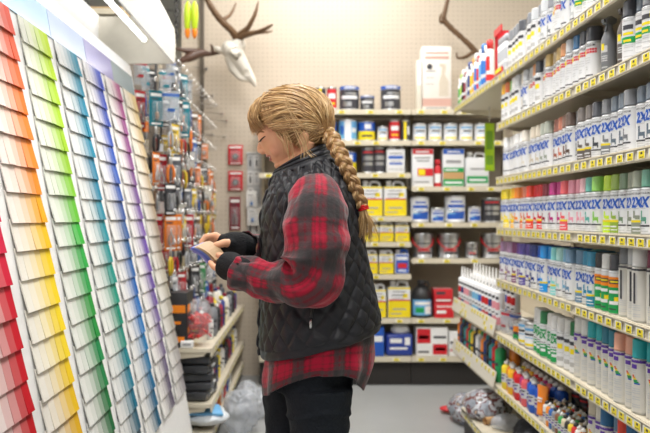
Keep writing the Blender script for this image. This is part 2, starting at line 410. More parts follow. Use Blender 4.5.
CL = dict(white=(.80,.80,.79), ivory=(.74,.70,.62), beige=(.62,.55,.44), ggrey=(.36,.39,.33), rust=(.36,.12,.08), coral=(.62,.20,.12), brown=(.20,.10,.07), dkbrown=(.10,.06,.045), grey=(.20,.21,.23), taupe=(.14,.12,.11), char=(.06,.065,.08), slate=(.13,.17,.22), yellow=(.90,.72,.04), amber=(.92,.50,.02), orange=(.88,.26,.02), dkorange=(.75,.16,.03), scarlet=(.78,.06,.03), red=(.66,.01,.02), dkred=(.28,.015,.04), maroon=(.18,.015,.05), magenta=(.50,.03,.22), hotpink=(.80,.12,.14), pink=(.80,.32,.42), palepink=(.82,.48,.52), teal=(.12,.42,.36), lime=(.55,.78,.04), green=(.25,.55,.10), olive=(.28,.42,.06), sage=(.17,.26,.16), greygreen=(.28,.31,.24), sea=(.12,.33,.24), mauve=(.33,.20,.33), plum=(.20,.05,.16), purple=(.16,.07,.33), violet=(.11,.08,.36), navy=(.02,.04,.20), blue=(.01,.10,.55), azure=(.02,.30,.75), aqua=(.25,.68,.68), paleaqua=(.40,.70,.66), ltblue=(.18,.42,.62), steel=(.14,.25,.38), teablue=(.03,.25,.42), dteal=(.02,.20,.30), silver=(.50,.52,.54), copper=(.68,.30,.12), gold=(.60,.42,.14), tan=(.55,.44,.28), black=(.02,.02,.025), dblue=(.02,.13,.30), dgreen=(.02,.20,.07), peach=(.85,.42,.30), bteal=(.02,.42,.46))
NM = dict(ggrey='grey-green', dkbrown='dark brown', char='charcoal', dkorange='deep orange', dkred='dark red', hotpink='hot pink', palepink='pale pink', sage='sage green', greygreen='grey-green', sea='sea green', paleaqua='pale aqua', ltblue='light blue', teablue='teal blue', dteal='dark teal', dblue='deep blue', dgreen='dark green', bteal='bright teal', steel='steel blue', olive='olive green')
rnd = random.Random(4)
Y_0 = 4.18; PT = .0705
def can_row(shelf, spec, where, x=1.045, z=None, y0=Y_0, pitch=PT, back=False):
    z = ZS[shelf]-.001 if z is None else z
    n = len(spec)
    for i, sp in enumerate(spec):
        if sp is None: continue
        kind, col = sp.split(':') if ':' in sp else ('2x', sp)
        c = CL[col]; body = c
        y = y0-pitch*i + rnd.uniform(-.002,.002)
        rz = math.radians(rnd.uniform(12, 36)); nm = NM.get(col, col)
        what = {'2x': 'white can, {} cap', '2xs': 'white can, {} cap, yellow ribbon', 'metal': 'white can, {} cap, red checked band', 'plainwhite':'plain white can, {} cap', 'green':'green can, {} cap', 'greenlogo':'white and green can, {} cap','greenfield':'green-pictured can, {} cap','tallgrey':'tall cream can, {} cap','triangle':'cream can, {} cap, rainbow triangle','sprayer':'{} trigger spray bottle'}[kind].format(nm)
        if kind == 'sprayer': cols = (c, tuple(q*.8 for q in c))
        else: cols = (c, body if kind != 'plainwhite' else (.5,.5,.5))
        K[kind].put((x+rnd.uniform(-.004,.016), y, z), rz, f'{what}, {ORD(i+1)} from far end of {where}', 'spray cans on '+where, cols, scale=.76 if kind == 'sprayer' else 1)
rowB = ['plainwhite:amber','plainwhite:dkorange','plainwhite:green','plainwhite:white','plainwhite:silver','2x:ivory','2x:silver','metal:silver','metal:copper','plainwhite:char','metal:silver','metal:gold','metal:tan','metal:gold','metal:copper','metal:silver','metal:dblue','metal:char','metal:char',None,'sprayer:grey',None,'sprayer:taupe','greenfield:char','greenfield:slate','greenfield:grey','metal:grey']
can_row('B', rowB, 'metallic row')
rowC = ['white']*6+['ivory','ivory','beige','beige','ggrey','ggrey','rust','coral','brown','dkbrown','grey','2xs:taupe','2xs:taupe','char','2xs:grey','slate','slate','grey','slate','slate','char']
rowC = [r for r in rowC]
can_row('C', rowC, 'white to grey row')
rowD = ['yellow','2xs:yellow','yellow','2xs:amber','orange','2xs:dkorange','coral','2xs:scarlet','red','2xs:red','dkred','maroon','magenta','magenta','2xs:hotpink','pink','pink','palepink','teal','green','2xs:lime','2xs:olive','sage','greygreen','2xs:greygreen','sea','sea']
can_row('D', rowD, 'rainbow row')
rowE = ['mauve','2xs:mauve','mauve','2xs:plum','purple','2xs:violet','violet','2xs:navy','navy','blue','2xs:azure','azure','2xs:aqua','paleaqua','ltblue','steel','2xs:steel','teablue','2xs:teablue','green:black','green:white','green:char','tallgrey:grey','tallgrey:silver','tallgrey:white','tallgrey:maroon','tallgrey:grey']
can_row('E', rowE, 'purple to blue row')
rowA = [None]*2+['plainwhite:grey']*3+['plainwhite:char','plainwhite:char','plainwhite:grey','plainwhite:silver','plainwhite:grey','2x:silver','2x:grey','metal:silver','metal:white','2x:white','2x:silver','greenfield:white','greenfield:grey','greenfield:silver','2x:white','metal:white','2x:grey','metal:silver','metal:grey','2x:white','2x:white']
can_row('A', rowA, 'top right shelf')
rowF = [None]*8+['greenlogo:white','greenlogo:white','greenlogo:dgreen','greenlogo:white','greenlogo:white','plainwhite:white','plainwhite:white','plainwhite:dgreen','triangle:white','triangle:white','triangle:bteal','triangle:bteal','triangle:dteal','triangle:dteal','triangle:peach','triangle:peach','triangle:bteal','triangle:bteal']
can_row('F', rowF, 'craft spray row')
# second row seen over the first on the two lower spray shelves
for sh, spec, where in (('E', ['mauve','plum','purple','violet','navy','blue','azure','aqua','ltblue','steel','teablue','teablue'], 'second blue rank'),):
    can_row(sh, spec, where, x=1.118, y0=3.98, pitch=.125)
# low paint tins and jars on the far part of shelf F near section
def gallon(r, h, handle=True, scheme=0):
    mb = MB().lathe([(r-.001,0),(r+.001,.002),(r+.001,.006),(r-.001,.009),(r-.001,h-.012),(r+.0015,h-.009),(r+.0015,h-.002),(r-.004,h),(r-.008,h-.006),(r-.02,h-.006)], seg=32, ms=[1,1,1,0,1,1,1,1,1])
    w = lambda a0,a1,z0,z1,m,l=.0006: mb.wrap(r-.001, a0-.0, a1, h*z0, h*z1, m, 10, l)
    if scheme == 0:   # white with blue splash
        w(-1.0,.9,.12,.30,4); w(-.4,1.0,.30,.42,4); w(-.9,-.1,.30,.36,5); w(-.9,.9,.55,.66,3); w(-.6,.6,.74,.80,3); w(-.9,.3,.45,.48,5)
    elif scheme == 1: # bare metal, red band
        w(-.6,.6,.28,.36,6); w(-.8,.8,.52,.72,1,.001); w(-.7,.7,.57,.62,2,.0015); w(-.5,.9,.16,.26,2)
    elif scheme == 2: # silver label, blue lid
        w(-PI,PI,.06,.84,2); w(-.9,.9,.46,.60,0,.001); w(-.7,.2,.16,.34,1,.001); w(-.5,.9,.66,.72,1,.001); w(-PI,PI,.86,.99,3,.002); w(-.6,.7,.895,.95,0,.0026)
    elif scheme == 3: # white with small text
        w(-.9,.9,.70,.80,5); w(-.6,.7,.52,.60,2); w(-.8,.5,.42,.45,5); w(-.9,.9,.12,.22,7)
    elif scheme == 4: # light blue
        w(-PI,PI,.10,.9,5); w(-.4,.3,.10,.9,0,.001); w(-.9,-.5,.3,.7,3,.001); w(.4,1.0,.4,.6,0,.001)
    elif scheme == 5: # red
        w(-PI,PI,.10,.92,6); w(-.8,.8,.50,.72,0,.001); w(-.7,.7,.25,.32,7,.001)
    elif scheme == 6: # black and silver lettering
        w(-PI,PI,.06,.9,2); w(-.9,.9,.50,.66,0,.001); w(-.8,.8,.30,.42,1,.001); w(-.9,.9,.78,.84,6,.001)
    elif scheme == 7: # blue/yellow
        w(-PI,PI,.50,.95,4); w(-PI,PI,.06,.5,7); w(-.3,.5,.6,.85,0,.001); w(-.7,.7,.2,.3,2,.001)
    elif scheme == 8: # yellow and dark stripes
        w(-PI,PI,.06,.95,2); w(-.5,.1,.06,.95,7,.001); w(.3,.9,.3,.7,0,.001)
    elif scheme == 9: # black jar with orange dot, green foot
        w(-PI,PI,.30,.75,2); w(-.5,.4,.45,.75,8,.001); w(-PI,PI,.05,.30,9)
    body = mb.mesh('tin_body', [M['canwhite'] if scheme not in (1,6) else M['tin'], M['tin'], M['dark'], M['blue'], M['blue'], M['ltblue'], M['red'], M['yellow'], M['orange'], M['green']])
    parts = [('tin_body', body, None)]
    lid = MB().lathe([(r-.008,h-.005),(r-.008,h-.001),(r-.012,h),(r-.016,h-.002)], seg=32).mesh('lid', M['blue'] if scheme == 2 else M['tin'] if scheme not in (3,4) else M['white'])
    parts.append(('lid', lid, None))
    if handle:
        hb = MB(); pts = [((r+.006)*math.sin(a), -0.0, 0) for a in (0,)]
        # wire bail hangs down across the front (-X side)
        P = [(-(r+.008)*math.sin(PI*t), (r+.004)*math.cos(PI*t), h*.80-h*.42*math.sin(PI*t)) for t in [q/16 for q in range(17)]]
        hb.tube(P, .0018 if scheme != 1 else .0045, 6)
        for sy in (-1,1): hb.lathe([(.007,0),(.006,.004)], (0,sy*(r+.001),h*.80), 10, axis=(0,sy,0))
        parts.append(('handle', hb.mesh('handle', M['chrome'] if scheme != 1 else M['red']), None))
    return parts
SCH = {}
def tin(r, h, scheme, handle, *a, **k):
    key = (r, h, scheme, handle)
    if key not in SCH: SCH[key] = Kind('paint_tin', 'paint tin', gallon(r, h, handle, scheme))
    return SCH[key].put(*a, **k)
for i, (y, r, h, s, lb) in enumerate([(3.98,.034,.09,9,'small black-labelled jar with orange dot and green foot, first on the craft spray row'), (3.905,.034,.10,9,'dark jar with green foot, second on the craft spray row'),(3.815,.05,.125,3,'white quart tin beside dark jars on the craft spray row'),(3.705,.05,.12,3,'white quart tin before the first green-marked cans on the craft spray row')]):
    tin(r, h, s, False, (1.06, y, ZS['F']), math.radians(30), lb, 'jars and tins on the craft spray row')
# bag pegs: blue/red pouches at start of shelf F
def pouch(w, h, d, mats, name='pouch'):
    mb = MB(); n = 10; 
    for i in range(n):
        for s_ in (-1, 1): pass
    vs = []; fs = []
    for i in range(n+1):
        for j in range(n+1):
            u = i/n*2-1; v = j/n
            th = d/2*(1-u**4)*(math.sin(PI*min(1, v*1.08))**.6 if 0 < v < .925 else 0.03)
            vs.append((-th-.001+.002*noise.noise(Vector((u*3, v*4, 1))), u*w/2*(1-.05*math.sin(PI*v)), v*h))
    N = len(vs)
    for i in range(n+1):
        for j in range(n+1):
            x, y, z = vs[i*(n+1)+j]; vs.append((-x, y, z))
    mi = []
    for k in (0, N):
        for i in range(n):
            for j in range(n):
                a = k+i*(n+1)+j; q = (a, a+1, a+n+2, a+n+1); fs.append(q if k == 0 else q[::-1]); mi.append(1 if .8 < (j+.5)/n < .95 else (2 if .3 < (j+.5)/n < .45 and 3 <= i <= 6 else 0))
    mb.add(vs, fs, 0, True); mb.m = mi; return mb.mesh(name, mats)
K['pouch'] = Kind('pouch', 'plastic pouch', [('pouch_bag', pouch(.11,.12,.04,[M['film'],M['objm'],M['objm']]), 0)])
K['pouch'].put((1.04, 4.17, ZS['F']), .3, 'clear pouch with dark red label leaning at far end of craft spray row', 'pouches', [(.4,.03,.05)])
K['pouch'].put((1.06, 4.07, ZS['F']), .3, 'clear pouch with navy blue label beside the small dark jars', 'pouches', [(.03,.08,.3)])
# ---- craft bottles and tubes, row G
def sq_bottle(h=.13, r=.028):
    b = MB().lathe([(r*.9,0),(r,.004),(r,h*.70),(r*.9,h*.78),(r*.5,h*.84),(r*.45,h*.86)], seg=20)
    b.wrap(r,-1.2,1.2,h*.25,h*.55,1,10); b.wrap(r,-.5,.5,h*.46,h*.50,2,lift=.0009); b.wrap(r,-.5,.3,h*.34,h*.40,3,lift=.0009)
    c = MB().lathe([(r*.58,h*.85),(r*.55,h*.93),(r*.3,h*.95),(r*.16,h)], seg=16)
    return [('bottle', b.mesh('bottle', [M['obj'], M['lgrey'], M['dark'], M['purple']]), 0), ('cap', c.mesh('cap', M['obj']), 1)]
K['craft'] = Kind('craft_paint_bottle', 'craft paint bottle', sq_bottle(.15,.03))
K['mini'] = Kind('small_paint_bottle', 'craft paint bottle', sq_bottle(.10,.018))
tb = MB()
n = 12; vs = []
for i in range(n+1):
    t = i/n
    for k in range(20):
        a = 2*PI*k/20; rx = .027*(1-t)**.8+.002; ry = .027+.006*t
        vs.append((rx*math.cos(a), ry*math.sin(a), .025+t*.125))
tb.add(vs, [(i*20+k, i*20+(k+1)%20, (i+1)*20+(k+1)%20, (i+1)*20+k) for i in range(n) for k in range(20)]+[tuple(range(20))[::-1], tuple(range(n*20,n*20+20))], 0, True)
tb.box((-.0225,-.002,.085),(.004,.024,.004),1,rot=(0,.2,0)).box((-.0205,-.002,.097),(.004,.028,.007),1,rot=(0,.2,0))
tc_ = MB().lathe([(.019,0),(.02,.002),(.018,.026)], seg=20)
K['tube'] = Kind('paint_tube', 'paint tube', [('tube_body', tb.mesh('tube_body',[M['obj'],M['white']]),0), ('cap', tc_.mesh('cap', M['white']), None)])
WC = (.85,.85,.83)
gcols = [('yellow','yellow'),('orange','orange'),('amber','amber'),('red','red'),('scarlet','red'),('magenta','magenta'),('pink','hotpink'),('blue','blue'),('blue','blue'),('navy','blue')]
for i, (nm, c) in enumerate(gcols):
    K['craft'].put((1.035+.01*(i%2), 4.13-.063*i, ZS['G']), .4, f'{nm} craft paint bottle, {ORD(i+1)} from far end of bottom colour row', 'craft paint bottles on the bottom shelf', [CL[c], WC])
for i, (nm, c) in enumerate(gcols[0:9]):
    K['craft'].put((1.115, 4.08-.072*i, ZS['G']), .4, f'{nm} craft paint bottle, {ORD(i+1)} in rank behind the bottom colour row', 'craft paint bottles on the bottom shelf', [CL[c], WC])
K['tube'].put((1.03, 3.49, ZS['G']), .45, 'orange paint tube standing on its white cap on the bottom shelf', None, [(.9,.26,.02)])
for i in range(3): tin(.04, .13, 6, False, (1.20, 3.50-.10*i, ZS['G']), .5, f'dark blue and silver tin, {ORD(i+1)} beyond the orange tube', 'dark tins by the orange tube')
mc = [('white',WC),('black',(.03,.03,.03)),('brown',(.25,.1,.05)),('orange',(.9,.3,.03)),('yellow',(.9,.7,.05)),('green',(.05,.4,.1)),('blue',(.03,.15,.5)),('red',(.7,.03,.03)),('cream',(.8,.7,.5)),('grey',(.3,.3,.32))]
for r_ in range(3):
    for i in range(12):
        nm, c = mc[(i*3+r_*4) % 10]
        K['mini'].put((1.03+.042*r_, 3.43-.041*i+.015*r_, ZS['G']), .4, f'small {nm} paint bottle, {ORD(i+1)} from far end of {["front","middle","back"][r_]} miniature rank', 'small acrylic paint bottles on the bottom shelf', [c, WC if (i+r_)%3 else (.03,.03,.03)])
can_row('G', ['triangle:beige','triangle:ivory','triangle:dblue','triangle:steel','triangle:scarlet','triangle:dblue','triangle:beige','triangle:steel','triangle:beige','triangle:dblue'], 'bottom near row', y0=2.90, pitch=.074)
# ---- far caulk section (unit 3)
def caulk():
    b = MB().lathe([(.024,0),(.025,.003),(.025,.20),(.022,.206),(.010,.208)], seg=18)
    b.wrap(.025,-PI,PI,.03,.07,1,18); b.wrap(.025,-.9,.9,.11,.15,1); b.wrap(.025,-.7,.7,.165,.18,2); b.wrap(.025,-.6,.6,.085,.092,2)
    c = MB().lathe([(.009,.206),(.008,.215),(.003,.275),(.002,.278)], seg=10)
    return [('tube_body', b.mesh('tube_body',[M['canwhite'],M['objm'],M['dark']]),0), ('nozzle', c.mesh('nozzle', M['white']), None)]
K['caulk'] = Kind('caulk_tube', 'caulk tube', caulk())
ccol = [('red',(.6,.03,.03)),('blue',(.03,.15,.5)),('light blue',(.2,.5,.75)),('grey',(.3,.3,.33)),('pink',(.75,.3,.35)),('navy',(.03,.06,.2))]
for r_ in range(2):
    for i in range(13):
        nm, c = ccol[(i*5+r_*2+i//3) % 6]
        K['caulk'].put((1.04+.075*r_, 5.36-.088*i-.03*r_, ZS['F']+.028*r_), .3, f'white caulk tube, {nm} label, {ORD(i+1)} from back corner, {["front","raised rear"][r_]} rank', 'caulk tubes on the low corner shelf', [c])
def slim(h, r, shoulder=.8):
    b = MB().lathe([(r*.92,0),(r,.004),(r,h*shoulder),(r*.45,h*(shoulder+.08)),(r*.4,h*(shoulder+.09))], seg=18)
    b.wrap(r,-1.3,1.3,h*.2,h*.6,1,10); b.wrap(r,-.6,.6,h*.42,h*.5,2,lift=.0009); b.wrap(r,-.6,.2,h*.26,h*.33,2,lift=.0009)
    c = MB().lathe([(r*.5,h*(shoulder+.085)),(r*.48,h*.99),(r*.4,h)], seg=14)
    return [('bottle', b.mesh('bottle',[M['obj'],M['objm'],M['dark']]),0), ('cap', c.mesh('cap', M['obj']),1)]
K['slim'] = Kind('glue_bottle', 'bottle', slim(.21,.030))
sc = [('orange',(.85,.25,.03)),('dark',(.04,.04,.05)),('red',(.6,.03,.04)),('navy',(.03,.06,.2)),('white',WC),('green',(.03,.35,.12)),('black',(.02,.02,.02)),('grey',(.4,.42,.45)),('yellow',(.85,.6,.05)),('teal',(.03,.3,.33))]
for r_ in range(2):
    for i in range(16):
        nm, c = sc[(i*3+r_*5) % 10]; cn, cc = sc[(i*7+2+r_) % 10]
        K['slim'].put((1.04+.075*r_, 5.36-.071*i, ZS['G']), .3, f'{nm} bottle, {cn} cap, {ORD(i+1)} from back corner, {["front","rear"][r_]} rank, lower corner shelf', 'bottles on the lower corner shelf', [c, cc])
# ---- far part of the top shelf: boxed and tubed goods
K['stick'] = Kind('sealant_tube', 'sealant tube', [('tube_body', MB().lathe([(.018,0),(.02,.003),(.02,.17),(.015,.178)], seg=16).wrap(.02,-PI,PI,.02,.05,1,16).wrap(.02,-1,1,.07,.14,1).mesh('tube_body',[M['canwhite'],M['objm']]),0), ('cap', MB().lathe([(.017,.176),(.016,.22),(.008,.225)], seg=14).mesh('cap', M['obj']),1)])
tcs = [('green',(.05,.35,.1)),('lime',(.4,.6,.1)),('black',(.03,.03,.03)),('maroon',(.3,.03,.05)),('grey',(.4,.4,.42)),('navy',(.05,.08,.25)),('yellow',(.85,.6,.05)),('orange',(.85,.4,.05)),('blue',(.05,.2,.6)),('red',(.65,.04,.04)),('light blue',(.2,.45,.7)),('blue',(.05,.2,.6)),('blue',(.05,.2,.6)),('red',(.65,.04,.04)),('light blue',(.2,.45,.7))]
for i, (nm, c) in enumerate(tcs[:15]):
    if i == 14: continue
    K['stick'].put((1.03, 5.36-.066*i, ZS['A']), .3, f'sealant tube with {nm} print, {ORD(i+1)} from back corner on top right shelf', 'sealant tubes on the top corner shelf', [c, c if i % 2 else WC], scale=.82+.06*(i%3)+.02*i)
# red display tray holding small white tubes
t = thing('display_tray', 'red counter display tray of white tubes on top right shelf', 'display tray', (1.06, 4.22, ZS['A']))
MB().box((0,0,.005),(.10,.16,.01)).box((.048,0,.13),(.005,.16,.26)).box((-.048,0,.02),(.005,.16,.04)).box((0,.078,.13),(.10,.005,.26)).box((-.052,.0,.24),(.006,.16,.035)).build('tray', M['red'], t)
MB().box((-.052,.0,.03),(.004,.12,.02)).build('tray_label', M['yellow'], t)
for i in range(4): K['stick'].put((1.03+.0*i, 4.16-.045*i+.09, ZS['A']+.012), .3, f'slim white tube in the red display tray, {ORD(i+1)} from its far side', 'white tubes in the red tray', [(.5,.52,.55),(.45,.46,.5)], scale=.85)
# ---- bags and rolls on the right base deck
def lump(c, r, seed, m=0, amp=.25, mb=None, fr=7, seg=72, rings=44):
    mb = mb or MB(); b = len(mb.v); mb.ell(c, r, m=m, seg=seg, rings=rings)
    for i in range(b, len(mb.v)):
        v = Vector(mb.v[i]); d = v-Vector(c); n = noise.noise(v*fr+Vector((seed,0,0)))*amp + (.3-abs(noise.noise(v*fr*2.3+Vector((0,seed,0)))))*amp*.9 + (.2-abs(noise.noise(v*fr*6+Vector((0,0,seed)))))*amp*.35
        q = Vector(c)+d*(1+n); mb.v[i] = tuple(q)
    return mb
PF = mat('printed_film', (.5,.5,.5), .2, bump=.9, scale=16)
_n, _l, _b = nodes(PF); _z = _n.new('ShaderNodeTexNoise'); _z.inputs['Scale'].default_value = 13; _g = _n.new('ShaderNodeTexCoord'); _l.new(_g.outputs['Object'], _z.inputs['Vector'])
_r = _n.new('ShaderNodeValToRGB'); _l.new(_z.outputs['Fac'], _r.inputs[0]); _r.color_ramp.interpolation = 'CONSTANT'
_r.color_ramp.elements[0].color = (.30,.33,.38,1); _r.color_ramp.elements[1].position = .66; _r.color_ramp.elements[1].color = (.04,.07,.22,1)
for _p, _c in ((.42,(.16,.05,.05,1)),(.47,(.50,.52,.56,1)),(.56,(.10,.10,.12,1)),(.60,(.42,.30,.22,1))): _e = _r.color_ramp.elements.new(_p); _e.color = _c
_l.new(_r.outputs[0], _b.inputs['Base Color'])
for i, (x, y, z, r, m, lb) in enumerate([(1.02,5.08,.09,(.12,.16,.10),'film','crinkled bag of red, grey and blue goods on floor beyond the plinth'),(1.22,5.34,.13,(.10,.10,.08),'blue','bundle wrapped in blue plastic on floor beyond the plinth'),(1.03,4.55,.235,(.13,.17,.08),'film','printed plastic bag on the end of the right base deck'),(1.19,4.02,.245,(.15,.16,.07),'charcoal','charcoal fabric drop cloth roll on the right base deck'),(1.06,4.27,.21,(.08,.07,.045),'film','small clear bag beside the charcoal roll on the base deck'),(1.10,3.55,.25,(.17,.26,.1),'charcoal','large charcoal folded tarp on the near base deck')]):
    mb = lump((0,0,0), r, i*7.3); zz = min(v[2] for v in mb.v); mb.v = [(a,b_,max(c_, zz*.7)) for a,b_,c_ in mb.v]; zmin = min(v[2] for v in mb.v)
    o = mb.build('plastic_bag' if m == 'film' else 'cloth_bundle', PF if i in (0, 2) else M[m]); o.location = (x, y, (.165 if y < 4.78 else 0)-zmin+.001)
    tag(o, lb, 'bag' if m == 'film' else 'bundle', 'bags on the right base')
for i, (x,y,z,l,lb) in enumerate([(1.0,4.36,.185,.14,'short brown cardboard roll between bags on the base deck'),(1.0,3.98,.19,.2,'longer tan cardboard roll in front of the charcoal bundle')]):
    o = MB().lathe([(.02,0),(.02,l)], seg=18, cap=False).lathe([(.017,0),(.017,l)], seg=18, cap=False).build('cardboard_roll', M['tan']); o.rotation_euler = (0, PI/2, .5); o.location = (x-.03, y, .187); tag(o, lb, 'cardboard roll')
tag(lump((0,0,0),(.05,.045,.02),3).build('plastic_bag', M['red']), 'small red packet inside the corner pile of bags', 'packet').location = (.93,5.30,.03)
# ------------------------------------------------------------------ back wall shelving
BY = 6.15         # front plane of the back shelves
def bz(y): return 1.3-(y-216)/F*BY
def bx(x): return (x-307)/F*BY
XS = bx(411.5)
units = []
for nm, x0, x1, zs in (('left', -.37, XS, [bz(q) for q in (108.5,139.5,172,215.5,241,273.5,317.5,356)]), ('right', XS, 1.62, [bz(q) for q in (108.5,139.5,185.5,221.5,257.5,317.5,356)])):
    u = thing('shelving_unit', f'almond shelving unit on the back wall, {nm} half, holding paint tins and jugs', 'shelves')
    MB().box(((x0+x1)/2, 6.545, 1.12), (x1-x0-.004, .012, 2.1)).build('back_panel', M['shelfdark'], u)
    for xx in (x0+.012, x1-.012): MB().box((xx, 6.53, 1.12), (.02, .035, 2.1)).build('upright', M['shelf'], u)
    for k, z in enumerate(zs):
        last = k == len(zs)-1; mb = MB().box(((x0+x1)/2, 6.15+.19, z-.012), (x1-x0-.006, .375, .02)).box(((x0+x1)/2, 6.153, z-.019), (x1-x0-.006, .008, .038))
        for xx in (x0+.04, x1-.04): mb.prism([(xx, 6.18, z-.022), (xx, 6.52, z-.022), (xx, 6.52, z-.08), (xx, 6.2, z-.034)], (.003,0,0))
        sh = mb.build('shelf', M['shelf'], u)
        r = random.Random(k+int(x0*9)); pos = []; x = x0+.07
        while x < x1-.05: pos.append((x, 6.147, z-.019)); x += r.uniform(.13,.28)
        tags(sh, pos, (0,0,PI/2))
    MB().box(((x0+x1)/2, 6.21, .085), (x1-x0-.006, .03, .17)).build('base_plinth', M['kick'], u)
Zl = [bz(y) for y in (108.5,139.5,172,215.5,241,273.5,317.5,356)]; Zr = [bz(y) for y in (108.5,139.5,185.5,221.5,257.5,317.5,356)]
def bt(x0, x1, h_px, scheme, z, lb, grp=None, handle=False, dy=0):
    r = (x1-x0)/2/F*BY; h = h_px/F*BY
    q = (round(r,3), round(h,3))
    tin(q[0], q[1], scheme, handle, (bx((x0+x1)/2), BY+.03+r+dy, z+.0005), PI/2, lb, grp)
T1 = 'tins on the top back shelf'
bt(303,314,23,5,Zl[0],'red tin on top back shelf, farthest left behind her hair',T1)
bt(316,326,23,8,Zl[0],'dark and yellow striped tin on top back shelf',T1)
bt(327,337,23,5,Zl[0],'red tin on top back shelf, next to the striped tin',T1)
bt(340,360,24.5,2,Zl[0],'gallon tin with blue lid on top back shelf, left one of two',T1)
bt(361,375,15,2,Zl[0],'small blue-lidded quart tin between the two gallons on top back shelf',T1)
bt(382,402,25,2,Zl[0],'gallon tin with blue lid on top back shelf, nearer the white box',T1)
T2 = 'tins on the second back shelf'
bt(322,337,20,7,Zl[1],'blue and yellow tin half hidden by hair, second back shelf',T2)
bt(339,358,22,4,Zl[1],'light blue tin on the second back shelf beside the braid',T2)
bt(359,376,20,7,Zl[1],'blue tin with yellow lower half on the second back shelf',T2)
bt(378,389,15,3,Zl[1],'little white tin with orange dot on the second back shelf',T2)
bt(390,401,21,5,Zl[1],'tall red tin on the second back shelf',T2)
bt(402,411,21,8,Zl[1],'dark tin with yellow stripe on the second back shelf',T2)
for i in range(5): bt(414+15.6*i,428+15.6*i,18,3,Zr[1],f'white quart tin, {ORD(i+1)} of five alike on the second back shelf','white quart tins on the second back shelf')
bt(362,375,26,6,Zl[2],'black tin with white lettering on third back shelf, left one',None)
bt(373,387,27,6,Zl[2],'black tin with white lettering on third back shelf, right one',None, dy=.02)
bt(341,357,22,7,Zl[2],'blue and yellow tin right of the braid on third back shelf',None)
T4 = 'white and blue tins on the fourth back shelf'
bt(409.5+2.5,431,26,0,Zr[3],'large white tin with blue splash, left one, fourth back shelf',T4,True)
bt(432.5,446,15,0,Zr[3],'small white tin with blue splash between the two large ones',T4)
bt(447,468,27,0,Zr[3],'large white tin with blue splash, middle of fourth back shelf',T4,True)
bt(470,483,16,0,Zr[3],'small white tin with blue splash right of the large ones',T4)
bt(484.5,503,25,6,Zr[3],'dark silver tin at the right end of the fourth back shelf',None)
T5 = 'bare metal tins on the fifth back shelf'
bt(414,435,25,1,Zr[4],'bare metal gallon tin with red band and bail, leftmost',T5,True)
bt(440,462,25,1,Zr[4],'bare metal gallon tin with red band and bail, second from left',T5,True)
bt(467,480,16,1,Zr[4],'small bare metal tin with red band',T5)
bt(484,505,25,1,Zr[4],'bare metal gallon tin with red band, half hidden by the spray rack',T5,True)
